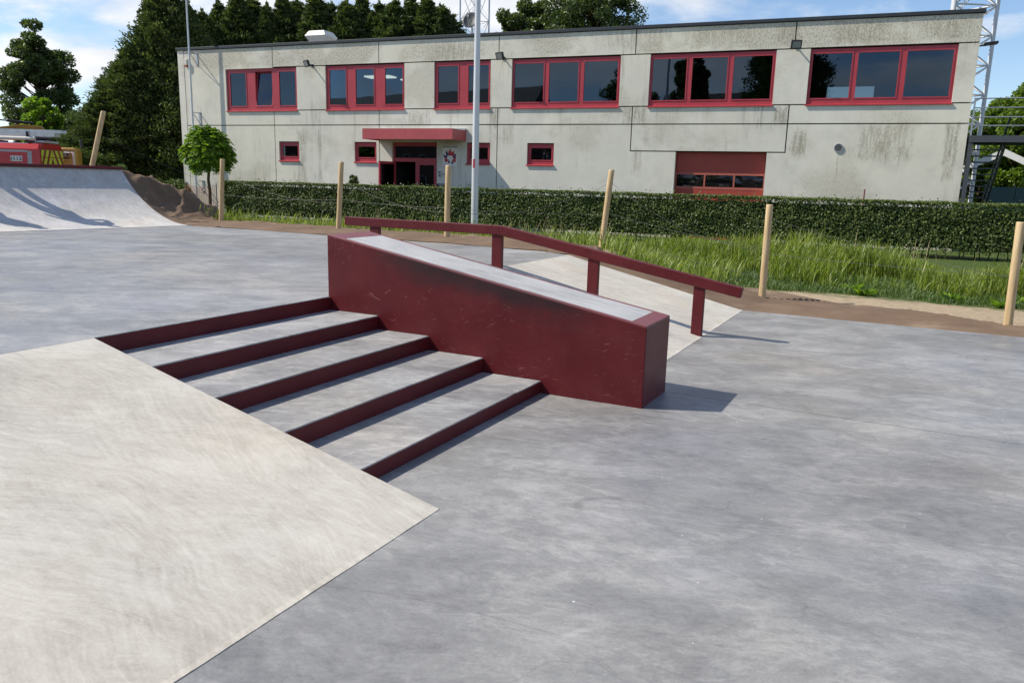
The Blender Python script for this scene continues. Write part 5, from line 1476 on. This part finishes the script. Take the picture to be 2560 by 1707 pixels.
# rough grass under the hedge on the left
P, s, t = st_pts(60000, 1.2, 19, 6.6, 24, lambda a, b: max(0, min(1, 0.55 + 1.3 * mnoise.noise(Vector((a * 0.5, b * 0.5, 1.3))) + (0.5 if b < 9.5 else 0))) * (1 if b > sheet_edge(a) + 0.1 * mnoise.noise(Vector((a * 2, 0, 3))) else 0))
hd = hedge_d(P); k = (hd > 0.05); P = P[k]; t = t[k]
H = 0.10 + 0.30 * rng.random(len(P)) ** 1.6 + 0.06 * (t < 10)
tag(blades('rough_grass', P, H, 0.012 + 0.008 * rng.random(len(P)), rng.uniform(0.2, 0.9, len(P)), M['grass_tall']), kind='stuff')
# short turf
def dens_short(s, t): return sstep(t + 0.9 * mnoise.noise(Vector((s * 0.9, t * 0.9, 6.1))), 8.0, 9.0)
P, s, t = st_pts(75000, -14, 4, 7.4, 11.5, dens_short)
H = 0.04 + 0.09 * rng.random(len(P))
tag(blades('short_grass', P, H, 0.008 + 0.006 * rng.random(len(P)), rng.uniform(0.3, 1.0, len(P)), M['grass_short']), kind='stuff')
# dry seed stalks
P, s, t = st_pts(900, -10, 16, 9.3, 15, lambda a, b: max(0, min(1, 0.2 + 1.3 * mnoise.noise(Vector((a * 0.45, b * 0.3, 5.5))))))
hd = hedge_d(P); k = hd > 0.1; P = P[k]
H = 0.55 + 0.40 * rng.random(len(P))
tag(blades('seed_stalks', P, H, np.full(len(P), 0.011), rng.uniform(0.1, 0.45, len(P)), M['dry_stalk']), kind='stuff')
# broad-leaved weeds on the bare soil edge
for i in range(9):
    s_, t_ = (-0.9 - 0.55 * i + random.gauss(0, 0.2), 8.9 + random.gauss(0, 0.25))
    m = 26; a = rng.uniform(0, 2 * math.pi, m); d = np.stack([np.cos(a), np.sin(a), 0.35 + 0.5 * rng.random(m)], 1)
    c = np.array(W(s_, t_, terrain(s_, t_)))
    V, F = leafset(c + d * 0.10, d, 0.20 + 0.1 * rng.random(m), 0.06 + 0.02 * rng.random(m), 0.2)
    o = arr_mesh('weed', V, F, M['bright_leaf'])
    tag(o, 'broad leaved weed at the edge of the bare soil, ' + ('nearest the upright post', 'second from the upright post', 'third from the upright post', 'fourth from the upright post', 'midway between the two right posts', 'fourth from the right', 'third from the right', 'second from the right', 'rightmost one')[i], 'weed', 'weeds on the bare soil')

# ================================================================== LEFT BACKGROUND
# fire van (long side towards the camera, rear at the right)
VY = 29.0
vr0 = at(94, 350, VY); 
vang = R_(6)
van = thing('fire_van', 'red fire brigade van with roof ladders and striped rear behind the quarter pipe', 'fire van', (vr0.x, VY, -0.1), vang)
VH = vr0.z + 0.1 - 0.10
VW, VL = 2.0, 5.6
def van_sec(x, inset=0.0):
    return [(x, 0.0 + inset, 0.35), (x, 0.0 + inset, 1.55), (x, 0.07 + inset, VH - 0.22), (x, 0.20 + inset, VH - 0.04), (x, 0.45, VH), (x, VW - 0.45, VH), (x, VW - 0.20 - inset, VH - 0.04), (x, VW - 0.07 - inset, VH - 0.22), (x, VW - inset, 1.55), (x, VW - inset, 0.35)]
secs = [van_sec(0.0, 0.05), van_sec(-0.06, 0.0), van_sec(-3.9), van_sec(-4.2)]
def nose(x, top, inset): return [(x, inset, 0.35), (x, inset, min(1.2, top)), (x, 0.10 + inset, top - 0.16), (x, 0.24 + inset, top - 0.03), (x, 0.5, top), (x, VW - 0.5, top), (x, VW - 0.24 - inset, top - 0.03), (x, VW - 0.10 - inset, top - 0.16), (x, VW - inset, min(1.2, top)), (x, VW - inset, 0.35)]
secs += [nose(-4.85, 1.35, 0.03), nose(-5.45, 1.15, 0.10), nose(-5.6, 0.8, 0.18)]
mb = MB(); vs = [p for s_ in secs for p in s_]; n = 10
fs = [(i * n + j, i * n + (j + 1) % n, (i + 1) * n + (j + 1) % n, (i + 1) * n + j) for i in range(len(secs) - 1) for j in range(n)]
fs += [tuple(range(n - 1, -1, -1)), tuple(range((len(secs) - 1) * n, len(secs) * n))]
mb.add(vs, [f[::-1] for f in fs]); mb.build('body', M['firered'], van, bevel=0.02)
mb = MB(); mb.box(-4.62, -3.95, -0.006, 0.03, 1.35, 1.95); mb.build('side_window', M['wavy'], van)
mb = MB(); mb.box(-4.62, -3.95, VW - 0.03, VW + 0.006, 1.35, 1.95); mb.build('side_window', M['wavy'], van)
for x in (-1.0, -4.5):
    for y in (0.02, VW - 0.24):
        mb = MB(); mb.tube((x, y, 0.35), (x, y + 0.22, 0.35), 0.35, None, 20); w = mb.build('wheel', M['rubber'], van)
        mb = MB(); mb.tube((x, y - 0.012, 0.35), (x, y + 0.232, 0.35), 0.2, None, 16); mb.build('rim', M['galv'], w)
# grey stripes on the side
def on_side(x0, x1, z0, z1, mat, name, dy=0.0):
    mb = MB()
    def yy(z): return -0.008 + max(0.0, (z - 1.55)) / (VH - 0.22 - 1.55) * 0.07
    mb.add([(x0, yy(z0) - dy, z0), (x1, yy(z0) - dy, z0), (x1, yy(z1) - dy, z1), (x0, yy(z1) - dy, z1)], [(0, 1, 2, 3)])
    o = mb.build(name, mat, van); so = o.modifiers.new('solid', 'SOLIDIFY'); so.thickness = 0.004
    return o
on_side(-0.42, -0.27, 1.45, VH - 0.30, M['stripe'], 'stripe')
on_side(-3.6, -0.42, VH - 0.34, VH - 0.27, M['stripe'], 'stripe')
pl = on_side(-1.00, -0.60, 2.04, 2.23, M['white'], 'number_plate', 0.004)
tl = math.atan2(0.07, VH - 0.22 - 1.55)
text_part('lettering', '112', 0.17, M['text_dark'], pl, Matrix.Translation((-0.765, 0.008, 2.13)) @ Matrix.Rotation(R_(90), 4, 'X') @ Matrix.Rotation(0, 4, 'X'), 1.25, 0.006)
text_part('handset_icon', '(', 0.16, M['text_dark'], pl, Matrix.Translation((-0.955, 0.008, 2.135)) @ Matrix.Rotation(R_(90), 4, 'X'), 1.2, 0.006)
# striped rear: chevrons that meet in the middle
mb = MB(); mb.box(0.002, 0.012, 0.12, VW - 0.12, 0.55, VH - 0.20); rr = mb.build('rear_panel', M['chevred'], van)
zl, zh = 0.60, VH - 0.24
def clip_poly(pts, fn):
    out = []
    for i in range(len(pts)):
        a, b = pts[i], pts[(i + 1) % len(pts)]; fa, fb = fn(a), fn(b)
        if fa >= 0: out.append(a)
        if (fa >= 0) != (fb >= 0):
            k = fa / (fa - fb); out.append((a[0] + (b[0] - a[0]) * k, a[1] + (b[1] - a[1]) * k))
    return out
sw_ = 0.23
for sgn in (-1, 1):
    for k in range(-1, 9):
        z0 = 0.35 + k * 2 * sw_ * 1.42
        yc = VW / 2
        xa, xb = (0.14, yc) if sgn < 0 else (yc, VW - 0.14)
        za = lambda y: z0 + (yc - abs(yc - y)) * 0 + (abs(yc - y)) * -1.75 + 1.2
        poly = [(xa, za(xa)), (xb, za(xb)), (xb, za(xb) + sw_ * 1.5), (xa, za(xa) + sw_ * 1.5)]
        for fn in ((lambda p: p[1] - zl), (lambda p: zh - p[1])):
            poly = clip_poly(poly, fn) if poly else poly
        if len(poly) >= 3:
            mb = MB(); mb.prism([(0.0125, a, b) for a, b in poly], (0.003, 0, 0)); mb.build('chevron', M['chevyel'], rr)
mb = MB(); mb.box(0.012, 0.017, 0.12, VW - 0.12, VH - 0.52, VH - 0.49); mb.box(0.012, 0.017, VW / 2 - 0.012, VW / 2 + 0.012, 0.55, VH - 0.20); mb.build('door_seam', M['chevred'], rr)
# roof ladders and rack
for x in (-3.4, -1.9, -0.5):
    mb = MB(); mb.box(x - 0.03, x + 0.03, 0.25, VW - 0.25, VH + 0.002, VH + 0.10); mb.box(x - 0.03, x + 0.03, 0.30, 0.36, VH + 0.102, VH + 0.40); mb.build('rack_bar', M['black'], van)
def ladder(x0, x1, y, z, hgt, wd):
    mb = MB()
    for q in (y, y + wd): mb.box(x0, x1, q - 0.03, q + 0.03, z, z + hgt)
    l = mb.build('ladder', M['alu'], van)
    mb = MB()
    for k in range(int((x1 - x0) / 0.3)): mb.tube((x0 + 0.15 + k * 0.3, y, z + hgt / 2), (x0 + 0.15 + k * 0.3, y + wd, z + hgt / 2), 0.018, None, 6)
    mb.build('rungs', M['alu'], l)
ladder(-4.4, 0.42, 0.40, VH + 0.24, 0.12, 0.42)
ladder(-4.4, 0.66, 0.46, VH + 0.37, 0.11, 0.36)
mb = MB(); mb.tube((-4.0, 0.34, VH + 0.15), (-0.25, 0.34, VH + 0.15), 0.075, None, 12); mb.build('hose_tube', M['plaswhite'], van)
mb = MB(); mb.tube((-1.7, 0.3, VH + 0.12), (-1.62, 0.3, VH + 0.12), 0.07, None, 10); mb.build('roof_lamp', M['galv'], van)
mb = MB(); mb.box(-0.30, 0.02, 0.4, 1.6, VH + 0.005, VH + 0.09); mb.build('light_bar', M['galv'], van, bevel=0.02)

# excavator behind the van
EYD = 36.0
ep = at(171, 400, EYD)
exv = thing('excavator', 'yellow excavator with dark cab and long boom behind the red van', 'excavator', (ep.x, EYD, -0.1), R_(22))
mb = MB(); mb.box(-0.50, 0.46, -0.75, 0.95, 0.85, ep.z + 0.62); mb.build('counterweight', M['excav'], exv, bevel=0.16, segs=3)
cb = ep.z + 0.62
mb = MB(); mb.box(-0.40, 0.12, -0.768, -0.752, cb - 0.55, cb - 0.18); gr = mb.build('grille', M['black'], exv)
text_part('lettering', 'CAT', 0.19, M['plaswhite'], gr, Matrix.Translation((-0.14, -0.772, cb - 0.36)) @ RX)
mb = MB(); mb.box(-2.6, -0.51, -0.7, 0.7, 0.8, 1.35); mb.build('deck', M['excav'], exv, bevel=0.05)
mb = MB(); mb.box(-1.35, -0.56, -0.65, 0.35, 1.352, cb + 0.42); cbn = mb.build('cab', M['black'], exv, bevel=0.08)
mb = MB(); mb.box(-1.27, -0.64, -0.668, -0.652, 1.75, cb + 0.32); mb.build('window', M['wavy'], cbn)
mb = MB(); mb.prism([(-1.9, 0.4, 1.4), (-1.5, 0.4, 1.4), (-0.85, 0.4, 3.42), (-1.0, 0.4, 3.66), (-1.8, 0.4, 3.70), (-3.0, 0.4, 3.50), (-3.0, 0.4, 3.40), (-1.8, 0.4, 3.54), (-1.25, 0.4, 3.44)], (0, 0.32, 0)); mb.build('boom', M['excav'], exv, bevel=0.02)
mb = MB(); mb.tube((-1.3, 0.32, 3.76), (-3.1, 0.32, 3.90), 0.03, None, 8); mb.tube((-1.3, 0.32, 3.76), (-2.3, 0.32, 3.84), 0.055, None, 8); mb.build('ram', M['black'], exv)
mb = MB(); mb.prism([(-3.5, 0.4, 3.95), (-3.15, 0.4, 4.0), (-2.95, 0.4, 3.4), (-3.1, 0.4, 2.2), (-3.4, 0.4, 1.2)], (0, 0.28, 0)); mb.build('dipper_arm', M['excav'], exv, bevel=0.02)
for y in (-0.8, 0.75):
    mb = MB(); pts = []
    for k in range(20):
        a = 2 * math.pi * k / 20; pts.append((-1.0 + (1.25 if math.cos(a) > 0 else -1.25) + 0.36 * math.cos(a), y, 0.38 + 0.36 * math.sin(a)))
    mb.prism(pts[::-1], (0, 0.45, 0)); mb.build('track', M['black'], exv)
mb = MB(); mb.tube((0.55, 0.2, cb), (0.55, 0.2, cb + 0.28), 0.06, None, 8); mb.tube((0.55, 0.2, cb + 0.28), (0.55, 0.2, cb + 0.40), 0.09, 0.07, 8); mb.build('exhaust', M['black'], exv)

# mesh-sided trailer
tp_ = at(172, 412, 31.5)
trl = thing('trailer', 'silver trailer with mesh tailgate beside the van rear', 'trailer', (tp_.x, 31.5, -0.1), R_(-10))
tz = at(172, 380, 31.5).z + 0.1
mb = MB()
for x in (-0.42, 0.24): mb.box(x - 0.03, x + 0.03, -0.03, 0.03, 0.5, tz)
mb.box(-0.39, 0.21, -0.03, 0.03, tz - 0.05, tz); mb.box(-0.39, 0.21, -0.03, 0.03, 0.5, 0.58); tg_ = mb.build('tailgate_frame', M['galv'], trl)
mb = MB()
for k in range(14): mb.box(-0.39, 0.21, -0.012, 0.012, 0.62 + k * (tz - 0.7) / 14, 0.62 + k * (tz - 0.7) / 14 + 0.055)
mb.build('mesh_slats', M['excav'], tg_)
mb = MB(); mb.box(-0.6, 0.66, 0.04, 2.6, 0.45, 0.55); mb.build('bed', M['galv'], trl)
for x in (-0.72, 0.68):
    mb = MB(); mb.tube((x, 1.4, 0.32), (x + 0.14, 1.4, 0.32), 0.3, None, 16); mb.build('wheel', M['rubber'], trl)

# small shed among the trees
sp_ = at(175, 330, 58)
shd = thing('storage_shed', 'small pale grey shed with corrugated roof among the trees', 'shed', (sp_.x, 58, -0.1), R_(-32))
sz = at(175, 322, 58).z + 0.1
mb = MB(); mb.box(-1.3, 1.7, 0, 4.5, 0, sz); mb.build('wall', [M['shed_dark']], shd)
mb = MB(); mb.box(-1.32, -1.302, 0, 4.5, 0, sz - 0.01); mb.build('side_cladding', M['shed'], shd)
mb = MB()
for k in range(24):
    x = -1.6 + k * 0.15; mb.prism([(x, -0.3, sz + 0.003), (x + 0.075, -0.3, sz + 0.12), (x + 0.15, -0.3, sz + 0.003)], (0, 5.1, 0))
mb.build('roof', M['shed'], shd)

# low wall and orange net near the building corner
np_ = at(470, 450, 31.0)
net = thing('barrier_net', 'orange plastic barrier net beside the building corner', 'barrier net', (np_.x, 31.0, -0.1), R_(-8))
mb = MB(); x0, x1, z0, z1 = -0.1, 1.15, 0.35, 1.35
for k in range(15):
    z = z0 + (z1 - z0) * k / 14; mb.path([(x0 + (x1 - x0) * i / 6, 0.02 * math.sin(i * 2 + k), z - 0.10 * math.sin(math.pi * i / 6)) for i in range(7)], 0.007, 4)
for k in range(19):
    x = x0 + (x1 - x0) * k / 18; mb.path([(x, 0.01, z0 - 0.10 * math.sin(math.pi * k / 18)), (x, 0.01, z1 - 0.10 * math.sin(math.pi * k / 18))], 0.006, 4)
mb.build('netting', M['orange'], net)
for x in (x0, x1):
    mb = MB(); mb.tube((x, 0.02, 0), (x, 0.02, 1.42), 0.018, None, 8); mb.build('stake', M['rust'], net)

# ================================================================== BEHIND THE VIEWER (they show in the windows)
plant_tree('conifer_tree', 'tall dark spruce behind the viewer, reflected in the right hand upper windows', 'tree', CON[3], (-9.6, -12, -0.1), 0.8, (1.15, 1.15, 1.85), 'trees behind the viewer')
plant_tree('poplar_tree', 'narrow columnar poplar behind the viewer, reflected beside the fifth upper window mullion', 'tree', broad_mesh(14.2, 1.6, 6.4, 7.8, 81, 170, 0.24, 260, 0.2, lobe_r=(0.22, 0.42)), (-18.2, -12, -0.1), 0, (1, 1, 1), 'trees behind the viewer')
plant_tree('oak_tree', 'broad round tree behind the viewer, reflected in the middle upper window', 'tree', broad_mesh(12.6, 2.9, 4.6, 8.0, 82, 70, 0.28, 230, 0.2), (-24.6, -12, -0.1), 0, (1, 1, 1), 'trees behind the viewer')
def house(label, x, y, rz, w, d, ez, rz2):
    o = thing('brick_house', label, 'house', (x, y, -0.1), rz, 'houses behind the viewer')
    mb = MB(); mb.prism([(-w/2, 0, 0), (w/2, 0, 0), (w/2, d, 0), (-w/2, d, 0)], (0, 0, ez)); mb.prism([(-w/2, 0.001, ez), (-w/2, d - 0.001, ez), (-w/2, d/2, rz2 - 0.1)], (w, 0, 0)); mb.build('wall', M['brick'], o)
    mb = MB(); mb.prism([(-w/2 - 0.3, -0.4, ez - 0.3), (-w/2 - 0.3, d/2, rz2), (-w/2 - 0.3, d + 0.4, ez - 0.3), (-w/2 - 0.3, d + 0.4, ez - 0.12), (-w/2 - 0.3, d/2, rz2 + 0.2), (-w/2 - 0.3, -0.4, ez - 0.12)], (w + 0.6, 0, 0)); r = mb.build('roof', M['tile'], o)
    mb = MB(); mb.box(w*0.2, w*0.2 + 0.7, d/2 - 0.35, d/2 + 0.35, rz2 - 0.4, rz2 + 0.9); mb.build('chimney', M['brick'], r)
    for k in range(int(w / 3)):
        for z in (1.0, 3.8):
            if z + 1.3 > ez: continue
            mb = MB(); mb.box(-w/2 + 1 + k*3, -w/2 + 2.2 + k*3, d - 0.02, d + 0.03, z, z + 1.3); f = mb.build('window', M['white'], o)
            mb = MB(); mb.box(-w/2 + 1.08 + k*3, -w/2 + 2.12 + k*3, d + 0.031, d + 0.036, z + 0.08, z + 1.22); mb.build('pane', M['wavy'], f)
    return o
house('brick house with tiled roof behind the poplar, reflected low in the fifth window', -25, -34, R_(-12), 14, 9, 6.5, 11.6)
house('long dark roofed house behind the viewer, reflected in the left windows', -72, -30, R_(-8), 44, 11, 7.5, 13.6)

# two people standing on the quarter pipe platform, just left of the picture; their shadows fall on the ramp
def skin_chain(name, verts, edges, radii, mat, parent, root=0, sub=1):
    me = bpy.data.meshes.new(name); me.from_pydata(verts, edges, []); me.update(); me.materials.append(mat)
    o = fin(name, me, parent)
    md = o.modifiers.new('skin', 'SKIN'); md.use_smooth_shade = True
    for i, r in enumerate(radii):
        v = me.skin_vertices[0].data[i]; v.radius = r if isinstance(r, tuple) else (r, r); v.use_root = (i == root)
    sb = o.modifiers.new('subdivision', 'SUBSURF'); sb.levels = sub; sb.render_levels = sub
    return o
M['skin'] = simple('skin', (0.46, 0.27, 0.19), 0.5, var=0.06)
M['hair'] = simple('brown_hair', (0.06, 0.035, 0.02), 0.6)
M['denim'] = simple('blue_denim', (0.05, 0.075, 0.13), 0.8)
M['shirt_a'] = simple('navy_cotton', (0.03, 0.04, 0.08), 0.8)
M['shirt_b'] = simple('grey_cotton', (0.25, 0.25, 0.26), 0.8)
def person(label, loc, rz, h, hip_hand, shirt):
    o = thing('person', label, 'person', loc, rz, 'people beside the quarter pipe')
    k = h / 1.78
    o.scale = (k, k, k)
    L = {}
    V = [(0, 0, 0.95), (0, 0.0, 1.12), (0, 0.0, 1.32), (0, 0.01, 1.46), (0, 0.0, 1.54), (0, -0.015, 1.60), (0, -0.015, 1.68), (0, -0.01, 1.76)]
    Rr = [(0.155, 0.11), (0.14, 0.10), (0.165, 0.115), (0.10, 0.08), (0.055, 0.055), (0.07, 0.08), (0.078, 0.095), (0.05, 0.06)]
    E_ = [(i, i + 1) for i in range(7)]
    def add(p, r, par): V.append(p); Rr.append(r); E_.append((par, len(V) - 1)); return len(V) - 1
    for sg in (-1, 1):
        a = add((sg * 0.10, 0, 0.88), (0.095, 0.10), 0); b = add((sg * 0.13, -0.02, 0.50), (0.062, 0.065), a); c = add((sg * 0.14, 0.01, 0.28), (0.055, 0.06), b); d = add((sg * 0.145, 0.02, 0.09), (0.040, 0.045), c); add((sg * 0.16, -0.15, 0.045), (0.045, 0.035), d)
        s1 = add((sg * 0.17, 0, 1.42), (0.065, 0.065), 3)
        if hip_hand and sg > 0:
            e1 = add((sg * 0.40, 0.05, 1.20), (0.042, 0.042), s1); h1 = add((sg * 0.22, -0.06, 1.02), (0.032, 0.032), e1); hd = add((sg * 0.17, -0.09, 0.99), (0.036, 0.022), h1)
        else:
            e1 = add((sg * 0.245, 0.02, 1.13), (0.043, 0.043), s1); h1 = add((sg * 0.265, -0.05, 0.89), (0.031, 0.031), e1); hd = add((sg * 0.265, -0.07, 0.82), (0.022, 0.038), h1)
        for q in range(4):
            bx, by, bz = V[hd]; add((bx + (0 if not (hip_hand and sg > 0) else -0.05), by - 0.03 + 0.02 * q, bz - (0.085 if q in (1, 2) else 0.07)), 0.009, hd)
        bx, by, bz = V[h1]; add((bx - sg * 0.02, by - 0.055, bz - 0.075), 0.011, hd)
    skin_chain('body', V, E_, Rr, M['skin'], o, 0, 1)
    skin_chain('shirt', [V[i] for i in (0, 1, 2, 3)] + [(-0.17, 0, 1.42), (-0.22, 0.01, 1.25), (0.17, 0, 1.42), ((0.31, 0.03, 1.30) if hip_hand else (0.22, 0.01, 1.25))], [(0, 1), (1, 2), (2, 3), (3, 4), (4, 5), (3, 6), (6, 7)],
               [(0.175, 0.13), (0.16, 0.12), (0.185, 0.135), (0.105, 0.09), 0.082, 0.07, 0.082, 0.07], shirt, o, 0, 1)
    tr_v = [(0, 0, 0.97)]; tr_e = []; tr_r = [(0.168, 0.125)]
    for sg in (-1, 1):
        b0 = len(tr_v); tr_v += [(sg * 0.10, 0, 0.86), (sg * 0.13, -0.02, 0.50), (sg * 0.14, 0.01, 0.28), (sg * 0.145, 0.02, 0.11)]; tr_r += [(0.112, 0.115), (0.085, 0.085), (0.078, 0.08), (0.072, 0.075)]
        tr_e += [(0, b0), (b0, b0 + 1), (b0 + 1, b0 + 2), (b0 + 2, b0 + 3)]
    skin_chain('trousers', tr_v, tr_e, tr_r, M['denim'], o, 0, 1)
    skin_chain('hair', [(0, 0.02, 1.70), (0, 0.035, 1.76), (0, 0.0, 1.795)], [(0, 1), (1, 2)], [(0.084, 0.085), (0.075, 0.08), (0.05, 0.06)], M['hair'], o, 0, 2)
    for sg in (-1, 1):
        mb = MB(); mb.prism([(sg * 0.155 - 0.05, 0.07, 0.0), (sg * 0.155 + 0.05, 0.07, 0.0), (sg * 0.165 + 0.052, -0.12, 0.0), (sg * 0.17, -0.21, 0.0), (sg * 0.165 - 0.052, -0.12, 0.0)], (0, 0, 0.09)); mb.build('shoe', M['rubber'], o, bevel=0.02)
        mb = MB(); mb.tube((sg * 0.03, -0.098, 1.665), (sg * 0.03, -0.112, 1.665), 0.012, 0.008, 8); mb.build('eye', M['black'], o)
    mb = MB(); mb.prism([(-0.014, -0.10, 1.625), (0.014, -0.10, 1.625), (0, -0.10, 1.665)], (0, -0.025, -0.003)); mb.build('nose', M['skin'], o)
    mb = MB(); mb.box(-0.025, 0.025, -0.106, -0.09, 1.592, 1.600); mb.build('mouth', M['flame_red'], o)
    for sg in (-1, 1):
        mb = MB(); mb.box(sg * 0.082 - 0.008, sg * 0.082 + 0.008, -0.02, 0.015, 1.63, 1.69); mb.build('ear', M['skin'], o, bevel=0.006)
    return o
QPZ = ZD + QZ
person('person in a navy shirt with one hand on the hip, left of the picture', (-10.50, 15.50, QPZ), R_(55), 1.84, True, M['shirt_a'])
person('person in a grey shirt with arms hanging, further left of the picture', (-11.22, 14.42, QPZ), R_(40), 1.76, False, M['shirt_b'])

# far hedgerow that closes the horizon
n = 26000
th = rng.uniform(R_(-88), R_(88), n)
rad = rng.uniform(120, 135, n)
top_ = np.array([3.4 + 1.6 * mnoise.noise(Vector((a * 22, 0, 2))) + 0.8 * mnoise.noise(Vector((a * 90, 3, 1))) for a in th])
P = np.stack([np.sin(th) * rad, np.cos(th) * rad, -0.1 + top_ * rng.random(n) ** 0.7], 1)
V, F = leafset(P, rng.normal(0, 1, (n, 3)), 0.9 + 0.5 * rng.random(n), 0.7 + 0.3 * rng.random(n), 0.5)
tag(arr_mesh('far_hedgerow', V, F, M['broad_leaf']), kind='stuff')
